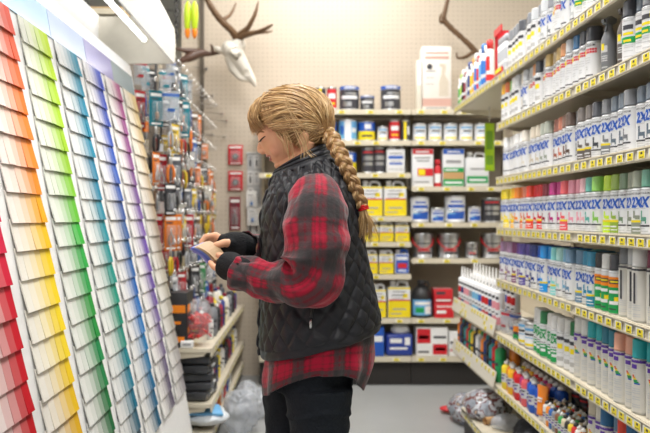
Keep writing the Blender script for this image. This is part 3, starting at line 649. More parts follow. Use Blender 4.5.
# jugs: F-style with handle and cap; faces -Y
def jug(w, h, d=None, top='yellow', foot='yellow', capc='white', red=True, pat=0):
    d = d or w*.62; b = MB(); hb = h*.84
    b.rbox((0,0,hb/2), (w,d,hb), .010, 0)
    f = -d/2-.0012
    def p(x0,x1,z0,z1,m,l=0): b.box(((x0+x1)/2*w, f-l, (z0+z1)/2*h), (abs(x1-x0)*w, .0016, abs(z1-z0)*h), m)
    if pat == 0:
        p(-.49,.49,.02,.46,1); p(-.47,.47,.46,.50,2); p(-.47,.47,.50,.78,3); p(-.49,.49,.78,.83,1)
        p(-.3,.3,.70,.73,4,.001); p(-.35,.25,.60,.64,4,.001); p(-.35,.2,.52,.54,4,.001); p(-.3,.3,.22,.26,4,.001); p(-.4,.1,.1,.13,4,.001); p(.15,.38,.55,.66,1,.001)
    elif pat == 1: # white, text lines
        p(-.40,.40,.50,.60,5); p(-.35,.35,.66,.70,4); p(-.35,.35,.30,.36,5); p(-.3,.3,.40,.42,4); p(-.4,.4,.12,.14,4)
    elif pat == 2: # white with green label
        p(-.45,.45,.10,.30,6); p(-.35,.35,.16,.22,3,.001); p(-.4,.4,.36,.60,3); p(-.3,.3,.48,.53,4,.001)
    elif pat == 3: # blue can
        p(-.45,.45,.05,.80,5); p(-.4,.4,.58,.72,3,.001); p(-.3,.35,.25,.45,2,.001); p(-.3,.3,.12,.18,3,.001)
    elif pat == 4: # red and white tin
        p(-.5,.5,.84,.98,2); p(-.5,.5,.60,.82,3); p(-.25,.5,.28,.48,2); p(-.2,.1,.3,.46,1,.001); p(-.3,.3,.66,.70,4,.001); p(-.35,.3,.88,.92,3,.001); p(-.4,.3,.1,.16,4)
    elif pat == 5: # navy top, green foot
        p(-.5,.5,.84,.98,5); p(-.5,.5,.0,.22,6); p(-.5,.5,.22,.38,7); p(-.45,.45,.40,.50,6); p(-.35,.35,.60,.70,4); p(-.3,.3,.88,.92,3,.001); p(-.4,.4,.06,.12,3,.001); p(-.4,.2,.42,.46,3,.001)
    parts = []
    mats = [M['canwhite'], M['yellow'], M['red'], M['canwhite'], M['grey'], M['blue'], M['green'], M['tan']]
    if pat in (4,5):
        b = MB(); b.rbox((0,0,h/2), (w,d,h), .004, 0); f = -d/2-.0012
        if pat == 4:
            p(-.48,.48,.86,.99,2); p(-.25,.48,.28,.48,2); p(-.2,.1,.3,.46,1,.001); p(-.3,.3,.66,.70,4); p(-.4,.35,.74,.78,4); p(-.35,.3,.90,.94,3,.001); p(-.4,.3,.1,.14,4)
        else:
            p(-.48,.48,.86,.99,5); p(-.48,.48,.02,.20,6); p(-.48,.48,.20,.38,7); p(-.48,.48,.38,.50,6); p(-.35,.35,.62,.70,4); p(-.3,.3,.90,.94,3,.001); p(-.4,.4,.08,.13,3,.001); p(-.4,.2,.42,.46,3,.001)
        return [('tin_body', b.mesh('tin_body', mats), None), ('cap', MB().lathe([(.018,h),(.018,h+.012),(.015,h+.015)], seg=16).mesh('cap', M['black']), None)]
    c = MB().lathe([(.019,hb-.004),(.019,h*.93),(.021,h*.93),(.021,h*.99),(.018,h)], (-w*.27,0,0), 16)
    hd = MB().tube([(-w*.08,0,hb-.006),(-w*.05,0,h*.93),(0,0,h*.975),(w*.25,0,h*.97),(w*.36,0,h*.93),(w*.40,0,hb-.006)], .010, 8, flat=.8)
    return [('jug_body', b.mesh('jug_body', mats), None), ('cap', c.mesh('cap', M['white'] if pat != 3 else M['chrome']), None), ('handle', hd.mesh('handle', M['canwhite'] if pat != 3 else M['blue']), None)]
JG = {}
def jg(x0, x1, hpx, z, lb, pat=0, grp=None, cat='jug', name='solvent_jug', dy=0):
    w_ = round((x1-x0)/F*BY, 3); h = round(hpx/F*BY, 3); k = (w_, h, pat)
    if k not in JG: JG[k] = Kind(name, cat, jug(w_, h, pat=pat, d=max(.06,w_*.6)))
    d = max(.06, w_*.6)
    JG[k].put((bx((x0+x1)/2), BY+.03+d/2+dy, z+.0005), 0, lb, grp)
jg(339,360,36,Zl[3],'tall white and yellow jug behind the braid, fourth left shelf',0,'white and yellow jugs')
jg(361,383,36,Zl[3],'tall white and yellow jug right of the braid, fourth left shelf',0,'white and yellow jugs')
jg(384.5,407,36,Zl[3],'tall white and yellow jug nearest the shelf join, fourth left shelf',0,'white and yellow jugs')
for i, (a, b_) in enumerate(((348,362),(365,379),(380,394),(395.5,410))): jg(a,b_,19.5,Zl[4],f'small white and yellow jug, {ORD(i+1)} from left on fifth left shelf',0,'small white and yellow jugs')
for i, (a, b_) in enumerate(((346,361),(363,378),(379.5,394))): jg(a,b_,24,Zl[5],f'short white and yellow jug, {ORD(i+1)} from left on sixth left shelf',0,'short white and yellow jugs')
jg(395.5,409.5,24.5,Zl[5],'blue metal can with white print on sixth left shelf',3,None,'can','solvent_can')
jg(371,386.5,34,Zl[6],'white and yellow jug next to her vest on lower left shelf',0)
jg(388.5,411,37,Zl[6],'wide white and yellow jug on lower left shelf by the black bottle',0)
jg(387,405.5,29,Zl[2],'white square jug with blue print on third back shelf',1)
jg(411.8+1,434,38,Zr[2],'tall white rectangular tin with red top band',4,None,'tin','rectangular_tin')
jg(443.5,465,38,Zr[2],'tall rectangular tin with navy top and green foot',5,None,'tin','rectangular_tin')
jg(466.5,490,35,Zr[2],'white jug with green label on third right back shelf',2)
# red bottle between the rectangular tins
b = MB().lathe([(.026,0),(.028,.004),(.028,.13),(.024,.15),(.014,.165),(.013,.175)], seg=20).wrap(.028,-1,1,.03,.10,1); c = MB().lathe([(.022,.172),(.022,.205),(.018,.21)], seg=16)
t = thing('red_bottle', 'red bottle with white band between the two rectangular tins', 'bottle', (bx(438.8), BY+.06, Zr[2]), PI/2); b.build('bottle_body', [M['red'], M['white']], t); c.build('cap', M['red'], t)
# black bottle with blue label
r = 21/2/F*BY
t = thing('black_bottle', 'big black round-shouldered bottle with light blue label on the lower right shelf', 'bottle', (bx(423.5), BY+.03+r, Zr[5]), PI/2)
b = MB().lathe([(r*.95,0),(r,.006),(r,.16),(r*.93,.19),(r*.7,.225),(r*.4,.245),(r*.3,.25)], seg=28).wrap(r,-1.1,1.1,.02,.14,1,12,.001)
b.wrap(r,-.8,.8,.10,.125,2,8,.002).wrap(r,-.7,.1,.04,.08,3,8,.002).wrap(r,.2,.9,.03,.09,2,8,.002)
b.build('bottle_body', [M['black'], M['ltblue'], M['white'], M['green']], t)
MB().lathe([(r*.42,.246),(r*.42,.28),(r*.36,.286)], seg=20).build('cap', M['black'], t)
MB().tube([(0.01,-r*.5,.21),(0.01,-r*.75,.25),(0.01,-r*.55,.275),(0.01,-r*.3,.265)], .008, 8).build('handle', M['black'], t)
def box_thing(name, lb, cat, x0, x1, z, hpx, d, m, panels, mats, grp=None, Yf=BY+.03, top=True):
    w_ = (x1-x0)/F*BY; h = hpx/F*BY
    t = thing(name, lb, cat, (bx((x0+x1)/2), Yf+d/2, z+.0005), 0, grp)
    b = MB().rbox((0,0,h/2), (w_,d,h), .003, 0); b.box((0,0,h+.0004),(w_*.98,.04,.0006),1)
    for (a0,a1,c0,c1,mi) in panels: b.box(((a0+a1)/2*w_, -d/2-.0008, (c0+c1)/2*h), ((a1-a0)*w_, .0012, (c1-c0)*h), mi+1)
    b.build('carton', mats, t)
    return t, w_, h
RM = [M['red'], M['lgrey'], M['white'], M['dark']]
box_thing('red_carton', 'red carton stacked on top of its twin by the black bottle', 'box', 435,453.5, Zr[5]+15.5/F*BY, 13.5, .16, None, [(-.4,.4,.1,.22,1),(-.4,.1,.6,.8,2)], RM, 'red cartons')
box_thing('red_carton', 'red carton lying under its twin by the black bottle', 'box', 435.5,454.5, Zr[5], 15, .16, None, [(-.4,.45,.72,.8,1),(-.4,.1,.3,.5,1)], RM, 'red cartons')
t, w_, h = box_thing('product_carton', 'white carton with red checkered panels on the bottom back shelf', 'box', 417,448.5, Zr[6], 29, .2, None, [(-.48,-.05,.45,.95,1),(.02,.48,.06,.42,1),(-.42,-.12,.6,.72,0),(.1,.42,.2,.3,0),(-.45,-.1,.12,.18,2),(.05,.45,.62,.7,2)], [M['white'], M['lgrey'], M['red'], M['dark']])
box_thing('small_carton', 'small white carton right of the checkered carton', 'box', 450,461, Zr[6], 25, .12, None, [(-.4,.4,.5,.6,2),(-.4,.4,.2,.3,1)], [M['white'], M['lgrey'], M['red'], M['dark']])
box_thing('small_carton', 'blue carton half behind her vest on the bottom back shelf', 'box', 370,384.5, Zl[7], 29, .14, None, [(-.4,.4,.5,.7,1)], [M['blue'], M['blue'], M['white'], M['dark']])
# tall white product box on top shelf
t, w_, h = box_thing('sprayer_carton', 'tall white carton with bottle picture standing on top back shelf', 'box', 423,452, Zl[0], 64, .14, None, [(-.40,.40,.88,.91,1),(-.42,.42,.80,.845,1),(-.5,.5,.06,.18,1),(-.38,-.05,.60,.62,2),(-.38,-.1,.50,.51,2),(-.38,-.1,.40,.41,2),(-.38,.35,.02,.04,2)], [mat('ivory_carton', (.80,.75,.69), .5), M['lgrey'], mat('pink_carton_print', (.62,.38,.32), .5), M['grey']])
p = MB().prism([(w_*x_, -.0722, h*z_) for x_, z_ in ((.08,.22),(.08,.44),(.16,.56),(.17,.66),(.08,.70),(.10,.73),(.30,.72),(.31,.66),(.27,.56),(.40,.44),(.40,.22))], (0,.002,0)); p.build('bottle_picture', mat('cream_print', (.62,.55,.45), .5), t)
MB().lathe([(.022,0),(.022,.002)], (-w_*.25,-.0705,h*.68), 16, axis=(0,-1,0)).build('round_picture', M['dark'], t)
box_thing('clear_carton', 'pale carton edge just left of the tall white carton', 'box', 417.5,422.3, Zl[0], 50, .10, None, [(-.4,.4,.5,.9,1)], [M['warmwhite'], M['lgrey'], M['white'], M['dark']])
# blue bag with white crumpled top
w_ = 27/F*BY; h = 22/F*BY
t = thing('blue_bag', 'blue printed bag with crumpled white top on the bottom back shelf', 'bag', (bx(400), BY+.12, Zl[7]))
b = MB().rbox((0,0,h/2), (w_,.16,h), .02, 0, seg=3)
for (a0,a1,c0,c1) in ((-.35,.1,.6,.8),(-.35,.3,.3,.4),(.2,.4,.5,.85)): b.box(((a0+a1)/2*w_, -.0808, (c0+c1)/2*h), ((a1-a0)*w_, .0014, (c1-c0)*h), 1)
b.build('bag_body', [mat('navy_plastic', (.02,.05,.32), .3, bump=.3), M['white']], t)
lump((.01,0,h+.028), (.07,.055,.045), 5, amp=.3).build('bag_top', M['white'], t)
# neon strip hanging at the corner
t = thing('hanging_display', 'lime green hanging strip by the near spray rack corner', 'hanging strip', (bx(489.5)*5.2/BY, 5.2, 1.3+(216-170)/F*5.2))
MB().rbox((0,0,.155), (.062,.012,.31), .003).box((0,-.0066,.2),(.04,.001,.12),1).box((0,-.0066,.07),(.045,.001,.06),1).build('strip', [mat('lime_plastic', (.42,.68,.02), .35), mat('lime_plastic_dark', (.20,.42,.03), .4)], t)
MB().tube([(0,0,.31),(0,0,.50),(0.0,.0,.512)], .002, 6).build('hanger', M['chrome'], t)
# ------------------------------------------------------------------ packs pegged on the back wall, left of the shopper
def wp(x, y, Y=6.55): return ((x-307)/F*Y, Y, 1.3-(y-216)/F*Y)
def blister(w, h, cardm, seed=0, tool=0):
    c = MB().rbox((0,0,-h/2), (w,.0025,h), .001, 0)
    c.box((0,-.0018,-h*.12), (w*.8,.0008,h*.09), 1).box((-w*.1,-.0018,-h*.24), (w*.5,.0008,h*.04), 2).box((0,-.0018,-h*.93), (w*.7,.0008,h*.05), 1)
    card = c.mesh('card', [M['objm'] if cardm is None else cardm, M['white'], M['dark']])
    bl = MB().rbox((0,-.012,-h*.58), (w*.7,.022,h*.55), .008, 0).mesh('blister', M['clear'])
    tl = MB()
    if tool == 0: tl.lathe([(.009,0),(.011,.01),(.010,h*.2),(.006,h*.22)], (0,-.012,-h*.82), 10, m=0).lathe([(.003,h*.22),(.003,h*.45),(.001,h*.47)], (0,-.012,-h*.82), 8, m=1)
    elif tool == 1: tl.lathe([(.022,-.006),(.026,-.004),(.026,.004),(.022,.006)], (0,-.014,-h*.58), 18, m=0, axis=(0,1,0)).lathe([(.010,-.007),(.010,.007)], (0,-.014,-h*.58), 12, m=1, axis=(0,1,0))
    else:
        tl.tube([(-.012,-.012,-h*.82),(-.014,-.012,-h*.65),(-.002,-.012,-h*.52),(.004,-.012,-h*.38)], [.006,.006,.004,.003], 8, 0); tl.tube([(.012,-.012,-h*.82),(.014,-.012,-h*.65),(.002,-.012,-h*.52),(-.004,-.012,-h*.38)], [.006,.006,.004,.003], 8, 1)
    return [('card', card, 0), ('blister', bl, None), ('tool', tl.mesh('tool', [M['obj'], M['tin']]), 1)]
K['longpack'] = Kind('blister_pack', 'blister pack', blister(.09,.27,None,0,2))
K['redpack'] = Kind('blister_pack', 'blister pack', blister(.12,.16,None,0,1))
for x, y, lb, g in ((235.5,144,'red carded pack on the back wall, top of the column of three',0),(235.5,170,'red carded pack on the back wall, middle of three',0),(235,196,'long dark red pack on the back wall, lowest of three',0)):
    (K['redpack'] if y < 190 else K['longpack']).put(wp(x,y), 0, lb, 'red packs on the back wall', [(.55,.02,.03) if y < 190 else (.22,.015,.03), (.1,.08,.08)])
t = thing('card_display', 'grey panel of small carded key rings and hooks on the back wall beside her face', 'display panel', wp(263,240))
pw = 32/F*6.55; ph = 88/F*6.55
MB().box((0,.02,ph/2),(pw,.01,ph)).box((0,.012,ph),(pw+.01,.02,.012)).build('panel', M['lgrey'], t)
for i in range(5):
    for j in range(5):
        xx = (i-2)*pw/5; zz = ph-.07-j*.135; q = MB().box((xx,.010,zz),(pw/5*.82,.003,.11)).box((xx,.007,zz-.012),(pw/5*.28,.012,.055),1).box((xx,.0075,zz+.035),(pw/5*.5,.002,.014),2)
        q.build('carded_item', [M['white'] if (i+j) % 3 else M['lgrey'], M['tin'] if (i*j) % 2 else M['dark'], M['grey']], t)
K['bluecard'] = Kind('blister_pack', 'blister pack', blister(.085,.15,M['white'],0,0))
for i, (x, y) in enumerate(((253,206),(264,206),(252,190))): K['bluecard'].put(tuple(Vector(wp(x,y))-Vector((0,.05,0))), 0, f'white carded pack with blue item below the grey panel, {ORD(i+1)}', 'white packs by the grey panel', [(.8,.8,.8),(.05,.2,.55)])
# grey metal hooks on the back wall
K['hook'] = Kind('peg_hook', 'peg hook', [('prong', MB().tube([(0,0,0),(0,-.20,.005),(0,-.225,.012),(0,-.235,.03)], .0032, 6).mesh('prong', M['chrome']), None), ('back_clip', MB().box((0,.004,0),(.03,.006,.025)).mesh('back_clip', M['chrome']), None)])
for i, (x, y) in enumerate(((212,95),(216,104),(222,113),(226,120),(212,134),(224,136),(206,68),(206,96))): K['hook'].put(wp(x,y), math.radians(-55), f'bare peg hook on the back pegboard near the skull, {ORD(i+1)} from top', 'bare hooks on the back wall')
# ------------------------------------------------------------------ skull mount and antlers
def voxel(mb, vox, smooth=4, dents=(), name='v'):
    me = mb.mesh(name, M['white']); o = bpy.data.objects.new(name, me); C.objects.link(o)
    m = o.modifiers.new('r', 'REMESH'); m.mode = 'VOXEL'; m.voxel_size = vox; m.use_smooth_shade = True
    m2 = o.modifiers.new('s', 'SMOOTH'); m2.iterations = smooth; m2.factor = .5
    dg = bpy.context.evaluated_depsgraph_get(); ev = o.evaluated_get(dg); out = bpy.data.meshes.new_from_object(ev)
    bpy.data.objects.remove(o)
    for c, r, amt in dents:
        c = Vector(c)
        for v in out.vertices:
            d = (v.co-c).length
            if d < r: n_ = v.normal.copy(); v.co -= n_*amt*(1-(d/r)**2)**2
    out.polygons.foreach_set('use_smooth', [True]*len(out.polygons)); out.materials.clear(); return out
SY = 6.30
def sp(x, y, dy=0): return Vector(((x-307)/F*SY, SY+dy, 1.3-(y-216)/F*SY))
k = 1/F*SY
bone = mat('bleached_bone', (.66,.62,.55), .6, var=.12, scale=12, bump=.15)
horn = mat('brown_antler', (.13,.075,.04), .45, var=.45, scale=25, bump=.4)
s = MB(); u = k
s.ell(sp(229,48), (8*u, 9*u, 9*u)); s.ell(sp(238,44), (8*u,7*u,8*u)); s.ell(sp(219,49), (7*u,4*u,3*u), rot=(0,.5,0))
s.tube([sp(233,48),sp(238,58),sp(246,70),sp(253,80),sp(256,86)], [9*u,8.5*u,6*u,3.6*u,1.5*u], 12)
s.tube([sp(229,56),sp(233,68),sp(240,77),sp(248,80)], [5*u,4.5*u,3*u,2*u], 10)
me = voxel(s, .008, 5, [(sp(236,54,-9*u), .055, .05), (sp(247,73,-5*u), .035, .012)])
me.materials.append(bone)
t = thing('skull_mount', 'bleached elk skull with brown antlers hung high on the beige back wall', 'skull', sp(234,50,.2))
inv = Vector(t.location)
def child(o): o.parent = t; o.matrix_parent_inverse = Matrix.Translation(-inv); return o
o = link('skull', me); child(o)
child(MB().ell(sp(236,54.5,-4.6*u), (2.6*u,2.2*u,2.9*u)).build('eye_socket', mat('painted_socket_shade', (.10,.07,.05), .9)))  # dark ball set in the dent, shade of the hollow put into its colour
def antler(pts, rad, mb=None):
    mb = mb or MB(); n = 6; P = []; R = []
    for i in range(len(pts)-1):
        p0 = pts[max(i-1,0)]; p1 = pts[i]; p2 = pts[i+1]; p3 = pts[min(i+2, len(pts)-1)]
        for q in range(n):
            t_ = q/n; P.append(.5*((2*p1)+(-p0+p2)*t_+(2*p0-5*p1+4*p2-p3)*t_*t_+(-p0+3*p1-3*p2+p3)*t_**3)); R.append((rad[i]*(1-t_)+rad[i+1]*t_)*(1+.06*math.sin(i*9+q*3)))
    P.append(pts[-1]); R.append(rad[-1]); mb.tube(P, R, 10); return mb
a = antler([sp(238,40),sp(233,32,-.05),sp(222,22,-.1),sp(212,8,-.12),sp(205,-8,-.1),sp(203,-30,0)], [4.6*u,3.6*u,3.4*u,3*u,2.6*u,1.5*u])
antler([sp(237,36,-.02),sp(246,31,-.06),sp(256,28,-.1),sp(263,22,-.14),sp(268,24,-.2)][:2]+[sp(250,27,-.08),sp(256,16,-.1),sp(259,3,-.08)], [3.2*u,2.8*u,2.4*u,1.8*u,.7*u], a)
antler([sp(238,38,-.02),sp(248,36,-.08),sp(260,35,-.15),sp(270,32,-.2),sp(274,30,-.22)], [3*u,2.8*u,2.2*u,1.6*u,.6*u], a)
antler([sp(238,36,.02),sp(248,31,.06),sp(258,29,.08),sp(267,28,.1),sp(272,27,.1)], [3*u,2.6*u,2.2*u,1.3*u,.5*u], a)
antler([sp(224,22,-.1),sp(231,15,-.05),sp(236,2,0)], [2.2*u,1.6*u,.6*u], a)
child(a.build('antler', horn))
a = antler([sp(222,47,.1),sp(212,50,.1),sp(208,51,.08)], [2.6*u,2*u,2.2*u]); antler([sp(211,50,.08),sp(211,44,.06),sp(209,42,.05)], [1.8*u,1.2*u,.5*u], a)
antler([sp(209,51,.08),sp(200,51,.05),sp(190,56,.0),sp(178,63,-.05)], [2.2*u,4.2*u,5*u,1*u], a); antler([sp(198,50,.05),sp(188,50,0),sp(177,49,-.06)], [4*u,3.2*u,.8*u], a)
child(a.build('antler', mat('dark_paddle_antler', (.09,.045,.03), .4, var=.3)))
t = thing('antler', 'single forked antler rising behind the top right shelf corner', 'antler', (bx(470), 6.3, bz(56)))
a = antler([sp(480,62),sp(475,50),sp(462,37),(sp(450,26)),sp(444,18),sp(446,6),sp(449,-8),sp(449,-30)], [2.5*u,3*u,2.6*u,2.7*u,2.7*u,2.1*u,1.8*u,1*u]); antler([sp(446,20),sp(441,22,-.02),sp(439,19,-.04),sp(440,14,-.05)], [2.1*u,1.6*u,1.1*u,.4*u], a)
antler([sp(474,50),sp(466,56,-.02),sp(457,58,-.04),sp(455,53,-.06)], [2.2*u,1.8*u,1.2*u,.5*u], a)
o = a.build('horn', horn, t); o.matrix_parent_inverse = Matrix.Translation(-Vector(t.location))
# neon hanging gloves
for i, x in enumerate((187.5, 194.5)):
    t = thing('hanging_lure', ['neon yellow and orange hanging lure, left of the pair by the canopy','neon yellow and orange hanging lure, right of the pair by the canopy'][i], 'lure', wp(x, 0, 5.6), .2, 'neon lures')
    MB().lathe([(.004,0),(.022,-.03),(.026,-.10),(.020,-.19),(.012,-.2)], seg=14).build('body', mat(f'neon_yellow_{i}', (.55,.75,.02), .4), t)
    MB().lathe([(.014,-.195),(.020,-.21),(.014,-.25),(.002,-.265)], seg=14).build('tip', M['orange'], t)
    MB().tube([(0,0,0),(0,0,.12)], .0015, 5).build('cord', M['dark'], t)
# ------------------------------------------------------------------ paint card rack on the left
TL = .17; PHI = -math.atan(TL)
def cx_(z): return -.80-TL*(z-1.3)
rack = thing('paint_card_rack', 'long white sloping rack full of paint colour cards, along the left of the aisle', 'display rack')
Y1 = 4.235; Y0 = .95
MB().prism([(cx_(.06),Y0,.06),(cx_(2.10),Y0,2.10),(cx_(2.10)-.02,Y0,2.10),(cx_(.06)-.03,Y0,.06)], (0,Y1-Y0,0)).build('sloping_board', M['white'], rack)
MB().prism([(cx_(.06)-.031,Y1-.018,.0),(cx_(2.10)-.021,Y1-.018,2.10),(-1.10,Y1-.018,2.10),(-1.10,Y1-.018,0)], (0,.016,0)).build('end_panel', M['warmwhite'], rack)
MB().box((cx_(.03)-.02,(Y0+Y1)/2,.03),(.03,Y1-Y0,.06)).build('kick_strip', M['grey'], rack)
MB().box((-1.106,(Y0+Y1)/2,1.2),(.012,Y1-Y0,2.33)).build('back_panel', M['white'], rack)
ow = Matrix.Rotation(PHI, 3, 'Y')
def on_board(z, out): return Vector((cx_(z)+out, 0, z))
bandc = [(.35,.62,.70),(.42,.70,.50),(.40,.68,.56),(.38,.58,.74),(.40,.50,.72),(.28,.26,.52),(.24,.31,.33)]
for i, c in enumerate(bandc):
    y0 = Y1-.03-.46*(len(bandc)-i); m = mat(f'header_print_{i}', c, .25, var=.12, scale=3)
    o = MB().box((0,0,0),(.004,.455,.105)).build('header_panel', m, rack); o.location = (cx_(1.985)+.003, y0+.228, 1.985); o.rotation_euler = (0,PHI,0)
# canopy
outer = [(-.70,2.11),(-.694,2.21),(-.70,2.29),(-.74,2.375),(-.78,2.45),(-.83,2.52)]
inner = [(-.905,2.52),(-.888,2.356),(-.84,2.28),(-.72,2.125)]
can = thing('light_canopy', 'white curved light canopy overhanging the paint card rack', 'canopy')
MB().prism([(x,Y0,z) for x,z in outer+inner], (0,Y1-Y0-.02,0)).build('fascia', mat('glossy_white_fascia', (.84,.84,.83), .3), can)
MB().prism([(x,Y1-.018,z) for x,z in [(-1.10,2.11)]+outer[:5]+[(-.86,2.45),(-.888,2.356),(-1.10,2.356)]], (0,.016,0)).build('end_panel', M['warmwhite'], can)
MB().box((-.885,(Y0+Y1)/2,2.358),(.012,Y1-Y0-.03,.006)).build('edge_trim', M['grey'], can)
for q in (1.9, 3.1): MB().box((-.99,q,2.353),(.215,.012,.006)).build('cross_rail', M['grey'], can)
MB().lathe([(.013,0),(.013,3.1)], (-.845,1.05,2.222), 12, axis=(0,1,0)).build('light_tube', mat('glowing_tube', (1,1,1), .4, emit=4), can)
# colour cards
def card_mesh():
    mb = MB(); w_ = .0465/2; n = 5; vs = []
    for i in range(n+1):
        t = i/n; out = .0045+.0085*t**1.3; z = -.091*t; wb = w_*(1+.0*t)
        for y in (-wb, wb):
            vs.append((out, y, z)); vs.append((out-.0035, y, z))
    fs = []
    for i in range(n):
        a = i*4; b = a+4
        fs += [(a,a+2,b+2,b),(a+1,b+1,b+3,a+3),(a,b,b+1,a+1),(a+2,a+3,b+3,b+2)]
    fs += [(0,1,3,2),(n*4,n*4+2,n*4+3,n*4+1)]
    mb.add(vs, fs, 0, False); return mb
CM = card_mesh(); cme = CM.mesh('paint_card', M['paper'])
NR = 19
def ramp(stops):    # 17 colours along stops
    out = []
    for i in range(NR):
        t = i/(NR-1)*(len(stops)-1); a = int(min(t, len(stops)-1.001)); f = t-a
        out.append(tuple(stops[a][k]*(1-f)+stops[a+1][k]*f for k in range(3)))
    return out
COLS = [
 ('pink', ramp([(.75,.10,.25),(.7,.05,.2),(.6,.02,.1),(.5,.02,.08)])),
 ('red', ramp([(.85,.20,.25),(.80,.08,.12),(.72,.02,.05),(.70,.02,.10),(.66,.01,.04),(.62,.01,.03),(.60,.01,.02),(.5,.01,.02)])),
 ('orange', ramp([(.86,.16,.10),(.88,.17,.05),(.90,.24,.02),(.92,.30,.02),(.90,.34,.03),(.92,.55,.02),(.92,.68,.02),(.92,.72,.03),(.90,.70,.04),(.86,.60,.02),(.80,.50,.02),(.70,.40,.02),(.60,.33,.02)])),
 ('green', ramp([(.60,.80,.02),(.50,.74,.02),(.46,.70,.03),(.36,.62,.04),(.24,.62,.05),(.04,.50,.08),(.05,.42,.12),(.03,.35,.06),(.02,.32,.12),(.02,.24,.08),(.01,.18,.06),(.10,.20,.02)])),
 ('teal', ramp([(.02,.30,.42),(.01,.30,.45),(.01,.32,.46),(.01,.26,.42),(.02,.32,.42),(.01,.33,.34),(.01,.35,.26),(.01,.32,.22),(.02,.28,.38),(.02,.20,.30),(.06,.12,.16)])),
 ('blue', ramp([(.03,.09,.55),(.06,.12,.50),(.02,.12,.52),(.03,.14,.50),(.06,.14,.38),(.03,.17,.40),(.01,.16,.48),(.01,.22,.55),(.01,.24,.46),(.01,.18,.34),(.02,.15,.25)])),
 ('purple', ramp([(.42,.08,.26),(.36,.08,.30),(.28,.06,.28),(.20,.08,.30),(.24,.14,.42),(.20,.11,.44),(.18,.10,.40),(.20,.14,.38),(.24,.19,.34),(.18,.15,.25),(.14,.12,.18)])),
 ('beige', ramp([(.70,.55,.28),(.66,.52,.30),(.62,.50,.33),(.56,.46,.33),(.42,.34,.26),(.38,.31,.25),(.50,.46,.38),(.44,.42,.36),(.40,.38,.34),(.42,.40,.40),(.38,.36,.38)])),
]
TINT = [0, .10, .34, .60, .80, .90]
cards = []; rr = random.Random(9)
for ci, (cn, rp) in enumerate(COLS):
    yr = 4.205-.357*(7-ci)        # far (deep coloured) edge of the column
    for r_ in range(NR):
        z = 1.938-.0805*r_; c = tuple((v**1.2)*.92 for v in rp[r_]); jig = rr.uniform(-.004,.004)
        for j in range(6):
            t = TINT[j]; 
            if cn == 'beige': t = t*.75
            wt = (.80,.79,.76)
            col = tuple(c[k]*(1-t)+wt[k]*t for k in range(3))
            y = yr-.0235-.047*j
            X = cx_(z)+.0; sx = 307+X*F/y; sy = 216-(z-.05-1.3)*F/y
            cards.append((F/y if (-6 < sx < 656 and -6 < sy < 439) else 0, ci, r_, j, y, z+jig, col))
cards.sort(key=lambda c: -c[0])
SH = ['deepest','deep','medium','light','pale','palest']
first = None
for s_, ci, r_, j, y, z, col in cards[:300]:
    o = link('paint_card', cme) if first is None else first.copy()
    if first is None: first = o
    else: C.objects.link(o)
    o.color = (*col, 1); o.location = (cx_(z), y, z); o.rotation_euler = (0, PHI+rr.uniform(-.02,.03), 0)
    tag(o, f'{SH[j]} shade card of the {COLS[ci][0]} column, {ORD(r_+1)} row from the top', 'paint card', 'paint colour cards on the rack')
mb = MB(); cc = []
for s_, ci, r_, j, y, z, col in cards[300:]:
    R_ = Matrix.Rotation(PHI+rr.uniform(-.02,.03), 3, 'Y'); base = Vector((cx_(z), y, z))
    mb.add([R_ @ Vector(v)+base for v in CM.v], CM.f, 0, False); cc += [col]*len(CM.f)
pm = mat('loose_paint_card', (1,1,1), .55, var=.012); n_, l_, b_ = nodes(pm)
at = n_.new('ShaderNodeAttribute'); at.attribute_name = 'card_colour'
for q in n_:
    if q.type == 'VECT_MATH': l_.new(at.outputs['Color'], q.inputs[0])
o = mb.build('paint_card_rows', pm)
ca = o.data.color_attributes.new('card_colour', 'FLOAT_COLOR', 'CORNER')
for p in o.data.polygons:
    for li in p.loop_indices: ca.data[li].color = (*cc[p.index], 1)
tag(o, 'blue, purple and beige rows of paint cards toward the far end of the rack', 'paint cards', 'paint colour cards on the rack', 'stuff')

# ------------------------------------------------------------------ tool wall beyond the rack
u = thing('tool_rack', 'almond pegboard rack hung with tools, beyond the paint cards on the left', 'shelves')
MB().box((-1.02, 5.42, 1.25),(.03,2.22,2.3)).build('pegboard_panel', mat('dull_brown_pegboard', (.20,.17,.14), .7), u)
for yy in (4.32,5.42,6.52): MB().box((-1.0,yy,1.25),(.03,.03,2.34)).build('upright', M['shelf'], u)
MB().box((-1.45,5.42,2.41),(.9,2.22,.03)).build('top_shelf', M['shelf'], u)
for z in (.59,.29,.13):
    mb = MB().box((-.76,5.42,z-.012),(.48,2.2,.02)).box((-.518,5.42,z-.022),(.008,2.2,.045)); mb.prism([(-.54,4.33,z-.02),(-1.0,4.33,z-.02),(-1.0,4.33,z-.09),(-.56,4.33,z-.045)],(0,.004,0))
    sh = mb.build('shelf', M['shelf'], u); tags(sh, [(-.513,4.5+.17*q,z-.022) for q in range(12)], (0,0,PI))
MB().box((-.55,5.42,.055),(.02,2.2,.11)).build('base_plinth', M['kick'], u)
o = MB().rbox((0,0,.115),(.28,.3,.23),.004).box((0,-.151,.15),(.27,.002,.04),1).build('cardboard_carton', [M['card'], M['tan']]); o.location = (-1.33,5.3,2.426); tag(o, 'brown cardboard carton on top of the tool rack, seen over the canopy', 'box')
K['hookx'] = Kind('peg_hook', 'peg hook', [('prong', MB().tube([(0,0,0),(.24,0,.0),(.27,0,.008),(.28,0,.028)], .003, 6).mesh('prong', M['chrome']), None), ('price_plate', MB().box((.283,0,.012),(.002,.018,.012)).mesh('price_plate', M['tagwhite']), None)])
